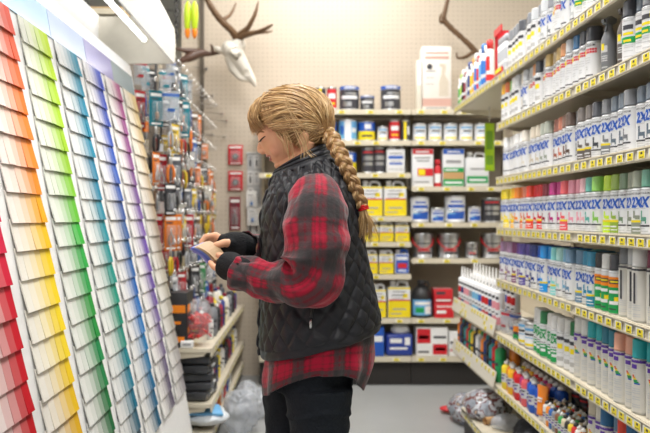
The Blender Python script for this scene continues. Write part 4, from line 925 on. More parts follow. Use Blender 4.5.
K['bl0'] = Kind('blister_pack','blister pack', blister(.085,.20,None,0,0)); K['bl1'] = Kind('blister_pack','blister pack', blister(.11,.16,None,0,1)); K['bl2'] = Kind('blister_pack','blister pack', blister(.08,.22,None,0,2))
bagm = pouch(.10,.17,.035,[mat('grey_plastic_bag', (.50,.55,.60), .12, alpha=.38, bump=1, scale=18),M['objm'],M['objm']]); bagm.transform(Matrix.Translation((0,0,-.17)) @ Matrix.Rotation(PI/2,4,'Z'))
K['bag'] = Kind('plastic_bag','bag',[('bag_body', bagm, 0)])
brush = [('handle', MB().lathe([(.003,0),(.007,-.02),(.009,-.06),(.006,-.10),(.012,-.125)], seg=12).mesh('handle', M['obj']), 0), ('ferrule', MB().rbox((0,0,-.14),(.045,.014,.035),.004).mesh('ferrule', M['chrome']), None), ('bristles', MB().box((0,0,-.185),(.044,.013,.06)).mesh('bristles', M['obj']), 1)]
K['brush'] = Kind('paint_brush','paint brush', brush)
plier = [('handle', MB().tube([(-.004,0,-.07),(-.018,0,-.10),(-.020,0,-.15),(-.012,0,-.19)], [.006,.009,.009,.007], 10).mesh('handle', M['obj']), 0), ('handle', MB().tube([(.004,0,-.07),(.018,0,-.10),(.020,0,-.15),(.012,0,-.19)], [.006,.009,.009,.007], 10).mesh('handle', M['obj']), 0), ('jaw', MB().rbox((0,0,-.055),(.022,.012,.05),.004).lathe([(.005,-.03),(.003,-.0)], seg=8).mesh('jaw', M['tin']), None)]
K['plier'] = Kind('pliers','pliers', plier)
trowel = [('blade', MB().prism([(-.035,0,-.12),(.035,0,-.12),(.028,0,-.24),(-.028,0,-.24)],(0,.003,0)).mesh('blade', M['chrome']), None), ('handle', MB().lathe([(.006,0),(.014,-.01),(.013,-.05),(.015,-.09),(.007,-.12)], seg=14).mesh('handle', M['obj']), 0)]
K['scraper'] = Kind('scraper','scraper', trowel)
roller = [('roller_sleeve', MB().lathe([(.008,-.11),(.024,-.108),(.024,.11),(.008,.112)], (0,0,-.18), 16, axis=(0,0,1)).mesh('roller_sleeve', M['obj']), 0), ('wire', MB().tube([(0,0,-.06),(.0,0,-.05),(.035,0,-.05),(.035,0,0)], .003, 6).mesh('wire', M['chrome']), None)]
rt = random.Random(21)
tc = dict(red=(.55,.02,.03), orange=(.85,.22,.02), blue=(.03,.12,.45), yellow=(.85,.6,.03), teal=(.01,.25,.33), white=(.75,.76,.78), grey=(.13,.14,.16), black=(.03,.03,.035), brown=(.22,.12,.06), green=(.05,.3,.1), silver=(.55,.57,.6))
NK = dict(bl0='carded tool', bl1='carded tape', bl2='carded cutter', bag='clear bag', brush='paint brush', plier='pliers', scraper='scraper')
nh = 0; tot = 0
for ri, z in enumerate((2.17, 2.0, 1.83, 1.66, 1.49, 1.32, 1.15, .98, .84)):
    for i in range(14):
        y = 4.40+.152*i
        K['hookx'].put((-1.005,y,z), 0, f'chrome peg hook on the tool rack, {ORD(ri+1)} row down, {ORD(i+1)} from paint cards', 'hooks on the tool rack')
        far = i/13
        if ri == 0 and far > .35: continue
        if ri == 1 and far > .6: continue
        if ri == 2 and far > .8: continue
        for q, xo in enumerate((.25,.17,.08)):
            if q and rt.random() < .2: continue
            p = rt.random()
            if ri <= 1 and far < .4: kd, cn = ('bag' if p < .45 else rt.choice(['bl0','brush','plier','bl2'])), rt.choice(['black','teal','teal','grey','grey','blue','red'])
            elif far > .6 and ri in (2,3,4,5): kd, cn = rt.choice(['bl2','plier','scraper','bl1','plier']), rt.choice(['orange','orange','orange','yellow','brown','black'])
            elif far < .35: kd, cn = rt.choice(['bl0','brush','scraper','bl2','plier','plier']), rt.choice(['grey','black','grey','red','red','black','orange','yellow','brown','silver'])
            elif ri >= 6: kd, cn = rt.choice(['bl0','bl1','plier','brush','bl2']), rt.choice(['red','blue','white','green','black','black','grey','orange','brown','blue'])
            else: kd, cn = rt.choice(['bl0','bl1','bl2','brush','scraper','plier']), rt.choice(['red','red','blue','orange','blue','grey','black','yellow','brown','black','orange'])
            c2 = rt.choice([tc['grey'],tc['silver'],tc['black'],tc['brown'],tc['black'],tc['orange']])
            K[kd].put((-1.0+xo, y+rt.uniform(-.012,.012), z-.004), PI/2-rt.uniform(.1,1.3), f'{cn} {NK[kd]} on {["front","middle","rear"][q]} of hook, {ORD(ri+1)} row down, {ORD(i+1)} from paint cards', 'goods hung on the tool rack', [tuple(v*.68 for v in tc[cn]), c2], scale=rt.uniform(.66,1.0))
t = thing('hanging_chain', 'black link chain hanging just beyond the rounded corner of the light canopy', 'chain', (-.80, 4.9, 2.36))
mb = MB()
for q in range(12):
    P = [Vector((math.cos(a)*.010*(q%2), math.cos(a)*.010*((q+1)%2), .02+.033*q+math.sin(a)*.019)) for a in [2*PI*k_/12 for k_ in range(13)]]; mb.tube(P, .004, 6)
mb.build('links', M['black'], t); MB().tube([(0,0,.41),(0,0,1.6)], .0015, 5).build('cord', M['dark'], t)
# goods on the left shelves
def put_box(nm, lb, cat, c, d, m, m2=None, grp=None, rot=0):
    t = thing(nm, lb, cat, (c[0],c[1],c[2]), rot, grp)
    b = MB().rbox((0,0,d[2]/2), d, .003)
    b.box((0,-d[1]/2-.0006,d[2]*.7),(d[0]*.8,.001,d[2]*.14),1).box((-d[0]*.1,-d[1]/2-.0006,d[2]*.45),(d[0]*.5,.001,d[2]*.05),1).box((0,-d[1]/2-.0006,d[2]*.15),(d[0]*.7,.001,d[2]*.1),1)
    b.box((d[0]/2+.0006,0,d[2]*.7),(.001,d[1]*.8,d[2]*.14),1).box((d[0]/2+.0006,0,d[2]*.3),(.001,d[1]*.6,d[2]*.1),1)
    b.build('carton', [m, m2 or M['white']], t); return t
put_box('black_carton','tall black carton with orange print at the near end of the left shelf','box',(-.70,4.40,.59),(.10,.12,.30),M['black'],M['orange'])
put_box('black_carton','second tall black carton behind the first on the left shelf','box',(-.71,4.56,.59),(.10,.12,.29),M['black'],M['grey'])
t = thing('small_sign', 'little white label block at the foot of the black carton', 'label', (-.65,4.335,.59)); MB().rbox((0,0,.02),(.07,.02,.04),.004).box((0,-.0104,.02),(.045,.001,.012),1).build('block',[M['white'],M['grey']],t)
lumpbag = lump((0,0,.12),(.075,.09,.125),11,amp=.18); zz = min(v[2] for v in lumpbag.v)
t = thing('bag_of_clips','clear plastic bag of bright red clips on the left shelf','bag',(-.605,4.45,.59-zz)); lumpbag.build('bag_film', M['clear'], t)
mb = MB(); r3 = random.Random(2)
for q in range(60):
    p = Vector((r3.uniform(-.05,.05), r3.uniform(-.065,.065), r3.uniform(.03,.15))); d = Vector((r3.uniform(-1,1), r3.uniform(-1,1), r3.uniform(-.6,.6))).normalized()*.028
    mb.tube([p-d, p+Vector((0,0,.008)), p+d], .007, 6)
o = mb.build('clips', mat('red_clip_plastic', (.62,.03,.03), .35), t); o['kind'] = 'stuff'
bc = [('white','white'),('black','black'),('yellow','yellow'),('grey','grey'),('red','dkred'),('white','ivory'),('black','char'),('blue','navy')]
for r_, (z, y0, x0, nn, yy0) in enumerate(((.59,4.66,-.565,14,.118),(.59,4.72,-.66,13,.118),(.29,4.80,-.57,13,.118),(.29,4.80,-.67,13,.118))):
    for i in range(nn):
        cn, ck = bc[(i*3+r_*2) % 8]; c2n, c2 = bc[(i*5+r_+1) % 8]
        K['slim'].put((x0, y0+yy0*i, z), PI*.72, f'{cn} bottle, {c2n} cap, {ORD(i+1)} along the {["upper left shelf","upper left shelf, rear rank","lower left shelf","lower left shelf, rear rank"][r_]}', 'bottles on the left shelves', [CL.get(ck) or tc[ck], CL.get(c2) or tc[c2]], scale=rnd.uniform(.6,.95) if r_ < 2 else rnd.uniform(.6,.86))
def lumpbox(d):
    bm = bmesh.new(); bmesh.ops.create_cube(bm, size=1); bmesh.ops.scale(bm, vec=d, verts=bm.verts)
    bmesh.ops.bevel(bm, geom=bm.edges[:], offset=.012, segments=3, profile=.5, affect='EDGES'); bmesh.ops.triangulate(bm, faces=bm.faces[:]); bmesh.ops.subdivide_edges(bm, edges=[e for e in bm.edges if e.calc_length() > .03], cuts=4, use_grid_fill=True)
    bm.verts.index_update(); q = MB(); q.add([v.co*(1+.05*noise.noise(v.co*22))+Vector((0,0,.004*noise.noise(v.co*30+Vector((5,5,5))))) for v in bm.verts], [[v.index for v in f.verts] for f in bm.faces], 0, True); return q
K['pack'] = Kind('wrapped_pack','wrapped pack',[('pack', lumpbox((.26,.30,.046)).mesh('pack', mat('black_shrink_wrap', (.045,.048,.055), .16, bump=1.0, scale=22)), None), ('pack_label', MB().box((.128,-.02,.006),(.012,.07,.018),rot=(0,.3,0)).mesh('pack_label', M['lgrey']), None)])
for i in range(5): K['pack'].put((-.665+.010*(i%2), 4.52+.01*(i%3), .318+.0485*i), .1*(i%3)-.1, f'flat black shrink-wrapped pack in the left shelf stack, {ORD(i+1)} from the bottom', 'black shrink-wrapped packs')
for i, (x,y,z,d,a,b_) in enumerate([(-.62,4.80,.13,(.16,.05,.13),'red','white'),(-.60,4.92,.13,(.14,.05,.14),'orange','white'),(-.60,5.06,.13,(.14,.06,.13),'white','red'),(-.60,5.22,.13,(.14,.07,.13),'red','white'),(-.60,5.40,.13,(.14,.07,.13),'blue','white'),(-.60,5.60,.13,(.14,.07,.13),'white','grey')]):
    put_box('small_box', f'{a} box with {b_} print, {ORD(i+1)} along the bottom left shelf','box',(x,y,z),d,M[a],M[b_],'boxes on the bottom left shelf')
lb_ = lump((0,0,0),(.15,.16,.045),8,amp=.2,mb=None); 
t = thing('flat_bag','blue and white plastic bag lying on the bottom left shelf nearest the camera','bag',(-.60,4.50,.19)); lb_.build('bag_body', [mat('white_poly_bag',(.7,.75,.8),.3,bump=.5)], t); MB().rbox((.03,-.08,.045),(.2,.13,.02),.008,rot=(.2,.1,.3)).build('blue_print', M['ltblue'], t)
o = MB().rbox((0,0,.02),(.34,.07,.035),.004).build('wooden_slat', M['card']); o.location = (-.42,4.32,.02); o.rotation_euler = (0,.0,.9); tag(o, 'brown wooden slat on the floor at the foot of the left shelves', 'slat'); o.location.z = .001
for i, (x,y,r) in enumerate(((-.40,4.85,(.11,.13,.13)),(-.36,5.2,(.1,.13,.12)))):
    mb = lump((0,0,0), r, 20+i, amp=.3, fr=9); zz = min(v[2] for v in mb.v); mb.v = [(a,b_,max(c_,zz*.75)) for a,b_,c_ in mb.v]; o = mb.build('plastic_bag', M['film']); o.location = (x,y,-zz*.75+.001); tag(o, ['crumpled clear bag on the floor against the left shelves, nearer one','crumpled clear bag on the floor against the left shelves, farther one'][i], 'bag', 'clear bags on the floor at left')
# ------------------------------------------------------------------ the shopper
import numpy as np
YC = 2.25; SC = F/YC
def W(x, y, Y=None, dy=0):
    Y = YC if Y is None else Y
    return Vector(((x-307)/F*Y, Y+dy, 1.3-(y-216)/F*Y))
def H(x, y, dy=0): return Vector(((x-307)/SC, YC+dy, 1.3-(y-216)/SC))     # body-true shape about the mid plane
def cat(P, t):   # Catmull-Rom through a list of tuples
    n = len(P)-1; t = max(0, min(t, 1))*n; i = min(int(t), n-1); f = t-i
    p0, p1, p2, p3 = [np.array(P[max(0, min(k, n))], float) for k in (i-1, i, i+1, i+2)]
    return .5*((2*p1)+(-p0+p2)*f+(2*p0-5*p1+4*p2-p3)*f*f+(-p0+3*p1-3*p2+p3)*f**3)
woman = thing('person', 'woman in black quilted vest and red plaid shirt with blonde braid, holding paint cards', 'person', (0.03, YC, 0))
WI = Matrix.Translation(-Vector(woman.location))
def own(o): o.parent = woman; o.matrix_parent_inverse = WI; return o
def loft(rings, nu, mats, name, closed=True, capends=False, mi=None):   # rings: list of lists of Vector, uv from lengths
    mb = MB(); nr = len(rings); vs = [v for r in rings for v in r]; m = len(rings[0])
    fs = []
    for i in range(nr-1):
        for k in range(m if closed else m-1):
            k2 = (k+1) % m; fs.append((i*m+k, i*m+k2, (i+1)*m+k2, (i+1)*m+k))
    mb.add(vs, fs, 0, True)
    if capends: mb.add(rings[0], [tuple(range(m))[::-1]], 0); mb.add(rings[-1], [tuple(range(m))], 0)
    o = mb.build(name, mats); return o
# ---- skin
skin = mat('skin', (.78,.43,.26), .45, var=.05, scale=30); n_, l_, b_ = nodes(skin)
b_.inputs['Subsurface Weight'].default_value = .06; b_.inputs['Subsurface Radius'].default_value = (.012,.005,.003)
def blob_mask(mt, centre, rad, colr, soft=.5):
    n, l, b = nodes(mt); g = n.new('ShaderNodeTexCoord'); d = n.new('ShaderNodeVectorMath'); d.operation = 'DISTANCE'; d.inputs[1].default_value = centre
    l.new(g.outputs['Object'], d.inputs[0]); mr = n.new('ShaderNodeMapRange'); mr.inputs['From Min'].default_value = rad; mr.inputs['From Max'].default_value = rad*soft; mr.inputs['To Max'].default_value = colr[3]
    l.new(d.outputs['Value'], mr.inputs['Value']); mx = n.new('ShaderNodeMix'); mx.data_type = 'RGBA'; l.new(mr.outputs[0], mx.inputs[0])
    l.new(b.inputs['Base Color'].links[0].from_socket, mx.inputs[6]); mx.inputs[7].default_value = (*colr[:3], 1); l.new(mx.outputs[2], b.inputs['Base Color'])
for dy in (-.040, .040): blob_mask(skin, H(276,150,dy), .024, (.72,.26,.20,.35), .2)
body = MB(); p = 1/SC
# skull, face
body.ell(H(297,120), (38*p, .076, 33*p), rot=(0,.25,0), seg=40, rings=28)
body.ell(H(283,135), (24*p, .064, 30*p), rot=(0,-.25,0), seg=36, rings=24)
body.ell(H(272,134), (14.5*p, .056, 20*p), rot=(0,-.2,0), seg=30, rings=20)
body.ell(H(283,150), (14*p, .050, 16*p), rot=(0,-.5,0), seg=30, rings=20)
body.ell(H(281.2,162.3), (7.6*p, .026, 7.4*p), seg=24, rings=16)          # chin
body.tube([H(283,162.5),H(293,164),H(305,158),H(312,146)], [6.5*p,7*p,8*p,9*p], 20)
for s_ in (-1,1):
    body.tube([H(282,163,s_*.018),H(294,162,s_*.040),H(305,155,s_*.056),H(309,142,s_*.062)], [5.5*p,6*p,6*p,6*p], 14)   # jaw line
    body.ell(H(277.5,149.5,s_*.033), (8*p,.019,8*p), seg=20, rings=14)      # smiling cheek
    body.ell(H(266.6,139.5,s_*.031), (5.2*p,.016,4.6*p), seg=18, rings=12)     # lid over the eye
    body.tube([H(262.5,134,s_*.012),H(263.5,132.5,s_*.03),H(269,133,s_*.048)], [3*p,2.8*p,2.4*p], 10)      # brow
    body.ell(H(262.5,151,s_*.0095), (3.2*p,.0055,2.6*p), seg=14, rings=10)     # nostril wing
body.tube([H(262.5,136),H(261.2,142),H(260.2,147),H(260.3,149.6)], [2.6*p,3.0*p,3.3*p,3.3*p], 14)
body.ell(H(260.0,149.6), (2.9*p,.0095,2.7*p), seg=16, rings=12)
body.ell(H(269.6,154.0), (3.2*p,.019,2.3*p), rot=(0,.7,0), seg=18, rings=10)   # upper lip area
body.ell(H(273.4,159.5), (3.0*p,.017,2.1*p), rot=(0,.7,0), seg=18, rings=10)
# ear, near and far
for s_ in (-1,1): body.ell(H(304,139,s_*.076), (5*p,.010,9*p), rot=(0,.2,0), seg=18, rings=12)
# neck and trunk
body.tube([H(303,140),H(306,158),H(306,175),H(305,192)], [.052,.052,.056,.075], 24)
body.tube([H(306,190),H(306,215),H(310,245),H(312,275),H(312,310),H(310,350),H(309,372)], [.075,.10,.10,.09,.09,.09,.08], 28, flat=1.1, up=(1,0,0))
for s_ in (-1,1): body.tube([H(306,192,s_*.05),H(310,198,s_*.15)], [.042,.042], 16)
NS = W(318,200,2.06); NE = W(322,281,2.00); NW = W(240,268,2.11)
FS = W(302,190,2.44); FE = W(310,284,2.50); FW = W(254,247,2.31)
for A, B_, C_ in ((NS,NE,NW),(FS,FE,FW)):
    body.tube([A, A.lerp(B_,.5), B_], [.040,.036,.030], 16); body.ell(B_, (.030,.030,.030)); body.tube([B_, B_.lerp(C_,.35), C_], [.030,.027,.022], 16)
for s_, kx in ((-1,318),(1,288)):
    hy = s_*.085
    A = H(kx,390,hy); Kn = Vector(((318-307 if s_ < 0 else 292-307)/SC, YC+s_*.09, .50)); An = Vector(((322-307 if s_ < 0 else 294-307)/SC, YC+s_*.09, .10))
    body.tube([A, A.lerp(Kn,.5), Kn, Kn.lerp(An,.35), An], [.052,.052,.042,.042,.034], 20)
# hands -------------------------------------------------
def finger(pts, rad): body.tube(pts, rad, 12); body.ell(pts[-1], (rad[-1],)*3, seg=12, rings=8)
# near hand: palm in the glove, fingers under the cards, thumb along them
Yn = 2.135
body.tube([NW, W(232,265,Yn), W(224,262.5,Yn)], [.024,.030,.028], 16, flat=1.15)
finger([W(226,266,Yn,.000), W(218,268,Yn,.002), W(213,266,Yn,.010), W(209.5,262,Yn,.02)], [.0098,.0095,.0085,.0075])
finger([W(226,266,Yn,.018), W(217,267,Yn,.022), W(212,265,Yn,.032), W(209,261,Yn,.04)], [.0095,.009,.0082,.0072])
finger([W(226,265,Yn,.035), W(217,266,Yn,.040), W(212,263.5,Yn,.05), W(210,260,Yn,.056)], [.0092,.0088,.008,.007])
finger([W(226,264,Yn,.050), W(219,265,Yn,.055), W(215,262.5,Yn,.063), W(213,260,Yn,.068)], [.0085,.008,.0072,.0065])
finger([W(232,259,Yn,.0), W(225,255.5,Yn,.0), W(218,254.5,Yn,.01)], [.0125,.0105,.0085])
# far hand: thumb pressing on the cards, fingers curled round the far edge
Yf = 2.27
body.tube([FW, W(242,245,Yf), W(228,244,Yf,.0)], [.025,.031,.030], 16, flat=1.1)
finger([W(234,242.5,Yf,-.022), W(226,241.5,Yf,-.034), W(218,244,Yf,-.042), W(211.5,248,Yf,-.045)], [.0125,.0118,.0105,.0085])        # thumb
finger([W(226,241,Yf,.0), W(215,234.5,Yf,.004), W(206,236,Yf,.0), W(202,241,Yf,-.006), W(202.5,245,Yf,-.012)], [.0115,.0108,.0098,.0088,.0075])   # index
finger([W(226,243,Yf,.018), W(214,237,Yf,.026), W(205,239,Yf,.022), W(202,244,Yf,.014), W(203,248,Yf,.008)], [.011,.0105,.0095,.0085,.0075])
finger([W(227,246,Yf,.034), W(216,241,Yf,.044), W(208,243,Yf,.040), W(205,248,Yf,.032), W(206,251,Yf,.026)], [.0105,.010,.009,.008,.0072])
finger([W(229,249,Yf,.046), W(219,246,Yf,.058), W(213,248,Yf,.055), W(211,251,Yf,.048), W(212,254,Yf,.042)], [.0092,.0085,.0078,.007,.0064])
me = voxel(body, .0026, 3, [], 'body')
me.materials.append(skin)
from mathutils.bvhtree import BVHTree
for v in me.vertices:    # sculpt the smile line, nostril crease and the dip under the lower lip
    c = v.co; u_ = abs(c.y-YC)
    if c.z > H(0,172).z and c.z < H(0,134).z and c.x < H(282,0).x:
        X_ = 307+c.x*SC; Y_ = 216-(c.z-1.3)*SC
        if u_ < .030: t_ = Y_-(156.9-u_*60); c.x += .0050*math.exp(-(t_/.9)**2)*(1-(u_/.030)**2)
        if u_ < .022: c.x += .0022*math.exp(-((Y_-162.6)/1.4)**2)
        cr1 = (X_-(266.5+(Y_-150)*.9))**2/2.2+max(0, abs(Y_-152)-3.5)**2
        if .012 < u_ < .04: c.y += (1 if c.y < YC else -1)*.0022*math.exp(-cr1)
me.update(); o = own(link('body', me))
bvh = BVHTree.FromPolygons([v.co for v in me.vertices], [tuple(q.vertices) for q in me.polygons])
def face(y_px, dy, out=.4):
    h = bvh.ray_cast(Vector((-.5, YC+dy, H(0,y_px).z)), Vector((1,0,0)))[0]
    return Vector((h.x-out*p, h.y, h.z))
lip = mat('lips', (.55,.13,.12), .35)
L = MB()
def fl(rows, r0, flat=1):
    pts = [face(y_, d_, 0) for y_, d_ in rows]; n = 21
    pts = [Vector(cat([tuple(q) for q in pts], k_/(n-1))) for k_ in range(n)]
    return pts, [r0*p*(.25+.75*math.sin(PI*k_/(n-1))) for k_ in range(n)]
a_, r_ = fl([(155.2,-.025),(155.0,-.014),(155.1,-.004),(155.1,.004),(155.0,.014),(155.2,.025)], 1.15); L.tube(a_, r_, 8)
a_, r_ = fl([(155.6,-.024),(158.2,-.014),(159.0,0),(158.2,.014),(155.6,.024)], 1.35); L.tube(a_, r_, 8)
own(L.build('lips', lip))
a_, r_ = fl([(156.0,-.019),(156.7,-.008),(156.9,0),(156.7,.008),(156.0,.019)], .9); T = MB(); T.tube([q+Vector((-.0003,0,0)) for q in a_], r_, 8); own(T.build('teeth', M['white']))
E = MB(); lash = mat('dark_lash', (.05,.03,.02), .6)
for s_ in (-1,1):
    arc = [face(140.8, s_*.020,.2), face(141.0, s_*.028,.2), face(140.2, s_*.036,.2), face(138.6, s_*.044,.2), face(137.0, s_*.050,.2)]
    E.tube([Vector(cat([tuple(q) for q in arc], k_/10)) for k_ in range(11)], [.45*p+.45*p*math.sin(PI*k_/10) for k_ in range(11)], 6)
    for k_ in range(9):
        q = Vector(cat([tuple(q) for q in arc], .1+k_/11)); E.tube([q, q+Vector((-2.0*p, s_*.001, -1.3*p))], [.28*p,.08*p], 4)
own(E.build('eyelashes', lash))
E = MB()
for s_ in (-1,1): E.tube([face(134.2, s_*.014), face(132.4, s_*.026), face(131.8, s_*.040), face(133, s_*.050)], [.8*p,1.1*p,1.0*p,.4*p], 6, flat=.6)
own(E.build('eyebrows', mat('brown_brow', (.30,.17,.08), .7)))
nl = MB(); nail = mat('pink_nail', (.74,.44,.38), .25)
nl.ell(W(211.4,246.2,Yf,-.052), (.0055,.004,.0032), rot=(.3,.6,0)); nl.ell(W(200.3,243,Yf,-.010), (.002,.005,.006), rot=(0,.2,0)); own(nl.build('fingernails', nail))
# ---- gloves (fingerless, black knit)
knit = mat('black_knit', (.012,.013,.015), .85, var=.3, scale=220, bump=.5)
g = MB(); g.tube([W(250,272,2.1), W(238,268.5,2.11), W(230,265.5,Yn,.008), W(222.5,263,Yn,.018)], [.034,.035,.040,.034], 20, flat=1.15)
g.tube([W(231,259.5,Yn), W(226,256.5,Yn)], [.018,.0155], 14)
for d_, x_, y_, r_ in ((0,221.5,267,.0125),(.02,221,266.5,.0125),(.037,221,265.5,.012),(.052,222,264.5,.0115)): g.tube([W(228,265,Yn,d_), W(x_,y_,Yn,d_+.002)], [.016,r_], 12)
gm = voxel(g, .003, 3); gm.materials.append(knit); own(link('glove', gm))
g = MB(); g.tube([W(262,250,2.35), W(250,246.5,2.31), W(240,245,Yf), W(231,245,Yf,.010), W(224,244.5,Yf,.016)], [.028,.032,.040,.041,.034], 20, flat=1.1)
g.tube([W(236,244,Yf,-.018), W(229.5,242,Yf,-.030)], [.018,.0158], 14)
for d_, x_, y_, r_ in ((.0,219,237,.0145),(.022,218,239,.014),(.038,220,243,.0135),(.05,222,247,.012)): g.tube([W(229,243,Yf,d_), W(x_,y_,Yf,d_+.005)], [.018,r_], 12)
gm = voxel(g, .003, 3); gm.materials.append(knit); own(link('glove', gm))
# ---- plaid flannel
def plaid():
    m = mat('red_plaid_flannel', (.42,.01,.03), .85, var=.2, scale=90, bump=.25, sheen=.3); n, l, b = nodes(m)
    uv = n.new('ShaderNodeUVMap'); uv.uv_map = 'UVMap'; sp_ = n.new('ShaderNodeSeparateXYZ'); 
    nz = n.new('ShaderNodeTexNoise'); nz.inputs['Scale'].default_value = 140; ad = n.new('ShaderNodeVectorMath'); ad.operation = 'MULTIPLY_ADD'; l.new(nz.outputs['Color'], ad.inputs[0]); ad.inputs[1].default_value = (.010,.010,0); l.new(uv.outputs[0], ad.inputs[2])
    l.new(ad.outputs[0], sp_.inputs[0])
    def stripes(sock, period, stops):
        d = n.new('ShaderNodeMath'); d.operation = 'DIVIDE'; l.new(sock, d.inputs[0]); d.inputs[1].default_value = period
        f = n.new('ShaderNodeMath'); f.operation = 'FRACT'; l.new(d.outputs[0], f.inputs[0])
        r = n.new('ShaderNodeValToRGB'); l.new(f.outputs[0], r.inputs[0]); cr = r.color_ramp; cr.interpolation = 'LINEAR'
        cr.elements[0].position = 0; cr.elements[0].color = (stops[0][1],)*3+(1,); cr.elements[1].position = 1; cr.elements[1].color = (stops[-1][1],)*3+(1,)
        for p_, v_ in stops[1:-1]: e = cr.elements.new(p_); e.color = (v_,)*3+(1,)
        return r.outputs[0]
    st = [(0,.05),(.07,.5),(.10,.15),(.16,.95),(.24,1),(.30,.7),(.34,1),(.44,.95),(.50,.3),(.56,.1),(.63,.55),(.67,.1),(.84,.0),(.90,.35),(.93,.05),(1,.05)]
    a = stripes(sp_.outputs[0], .105, st); c = stripes(sp_.outputs[1], .118, st)
    av = n.new('ShaderNodeMath'); av.operation = 'ADD'; l.new(a, av.inputs[0]); l.new(c, av.inputs[1])
    r = n.new('ShaderNodeValToRGB'); hf = n.new('ShaderNodeMath'); hf.operation = 'MULTIPLY'; hf.inputs[1].default_value = .5; l.new(av.outputs[0], hf.inputs[0]); l.new(hf.outputs[0], r.inputs[0])
    cr = r.color_ramp; cr.elements[0].position = .06; cr.elements[0].color = (.42,.005,.034,1); cr.elements[1].position = .92; cr.elements[1].color = (.040,.036,.038,1)
    e = cr.elements.new(.40); e.color = (.15,.012,.022,1); e = cr.elements.new(.56); e.color = (.085,.04,.045,1)
    l.new(r.outputs[0], b.inputs['Base Color']); return m
PL = plaid()
def set_uv(o, us, vs, nr, m):
    uvl = o.data.uv_layers.new(name='UVMap')
    for fi, pl in enumerate(o.data.polygons):
        if fi >= (nr-1)*m: continue
        i, k_ = divmod(fi, m); idx = [(i,k_),(i,k_+1),(i+1,k_+1),(i+1,k_)]
        for li, (ii, kk) in zip(pl.loop_indices, idx): uvl.data[li].uv = (us(ii, kk), vs(ii, kk))
def sleeve(P, name, seed, nring=110, m=72, uoff=0):
    pts = []; rad = []
    for i in range(nring):
        q = cat(P, i/(nring-1)); pts.append(Vector(q[:3])); rad.append((q[3], q[4]))
    # arc length
    L_ = [0]
    for i in range(1, nring): L_.append(L_[-1]+(pts[i]-pts[i-1]).length)
    rings = []; nrm = None
    for i in range(nring):
        t = (pts[min(i+1,nring-1)]-pts[max(i-1,0)]).normalized()
        up = Vector((0,-1,0)); u_ = (up-t*up.dot(t)).normalized(); w_ = t.cross(u_)     # u_ faces the camera, w_ in plane
        ring = []
        for k_ in range(m):
            a = 2*PI*k_/m; d = u_*math.cos(a)*rad[i][1]+w_*math.sin(a)*rad[i][0]
            s_ = L_[i]; vv = Vector((math.cos(a)*1.3+seed, math.sin(a)*1.3, s_*16)); f1 = noise.noise(vv)
            fold = math.sin(s_*62 + 2.2*math.cos(a+seed) + 3*noise.noise(Vector((math.cos(a)*1.1, math.sin(a)*1.1, s_*6+seed))))
            el = math.exp(-((s_/L_[-1]-ELB)/.16)**2); cu = math.exp(-((s_/L_[-1]-.93)/.08)**2)
            dsp = .0055*f1+.0035*noise.noise(vv*2.7) + fold*(.0095*el+.006*cu+.002)
            ring.append(pts[i]+d*(1+dsp/rad[i][0]))
        rings.append(ring)
    # turned cuff
    c = rings[-1]; ctr = pts[-1]
    rings.append([ctr+(v-ctr)*.92 for v in c]); rings.append([ctr+(v-ctr)*.88 + (pts[-4]-pts[-1])*1.5 for v in c]); L_ += [L_[-1]+.004, L_[-1]+.03]
    o = loft(rings, m, PL, name); R0 = .085
    set_uv(o, lambda i, k_: uoff+k_/m*2*PI*.078, lambda i, k_: L_[i]+.03, len(rings), m)
    return own(o)
ELB = .56
def wp4(x, y, Y, a, b): v = W(x, y, Y); return (v.x, v.y, v.z, a, b)
sleeve([wp4(317,186,2.13,.036,.034), wp4(317.5,191,2.09,.060,.052), wp4(317,200,2.065,.072,.062), wp4(316,212,2.045,.079,.066), wp4(315.5,227,2.035,.082,.068), wp4(315.5,246,2.02,.083,.068), wp4(315,262,2.015,.081,.066), wp4(309,276,2.015,.074,.064), wp4(297,282.5,2.03,.064,.060), wp4(283,282,2.05,.056,.056), wp4(266,279,2.08,.050,.052), wp4(250,275,2.10,.047,.050), wp4(236.5,270.5,2.115,.047,.047)], 'shirt_sleeve', 1.3)
sleeve([wp4(306,178,2.36,.05,.05), wp4(305,190,2.41,.07,.06), wp4(303,215,2.46,.078,.066), wp4(303,245,2.49,.078,.066), wp4(300,264,2.49,.07,.062), wp4(288,270,2.46,.06,.056), wp4(274,262,2.41,.050,.05), wp4(262,252,2.36,.050,.048), wp4(246,246.5,2.29,.048,.046)], 'shirt_sleeve', 4.1, uoff=.05)
# ---- vest: front, back, half width by level (px, px, m); quilted
VS = [(261.5,355,379,326,.188),(261.5,344,378.5,317,.192),(262,325,376,303,.193),(262.5,300,371,284,.190),(263.5,275,367,262,.186),(264,250,363,240,.182),(264,228,360,220,.180),(265,210,356,203,.176),(268.5,197,351,190,.168),(271.5,188,346,179,.146),(274,181,340,168,.116),(275.5,175.5,334,159,.092)]
def vring(q, n_=2.4, m=200, grow=0, off=0):
    f = H(q[0], q[1]); b = H(q[2], q[3]); c = (f+b)/2; ax = (f-b)/2; hw = q[4]
    out = []
    for k_ in range(m):
        a = 2*PI*k_/m; ca, sa = math.cos(a), math.sin(a)
        e = 2/n_; x_ = math.copysign(abs(ca)**e, ca); y_ = math.copysign(abs(sa)**e, sa)
        out.append(c+ax*x_*(1+grow/ax.length)+Vector((0,-1,0))*y_*(hw+grow))
    return out
nyl = mat('black_quilted_nylon', (.016,.017,.022), .47, var=.2, scale=60, bump=.12, spec=.4)
m = 260; nr = 150; rings = []
arc = [0]
for i in range(nr):
    q = cat(VS, i/(nr-1)); rings.append(vring(q, 2.3, m))
    if i: arc.append(arc[-1]+(rings[i][m//4]-rings[i-1][m//4]).length)
cen = [sum(r, Vector())/m for r in rings]
outr = []
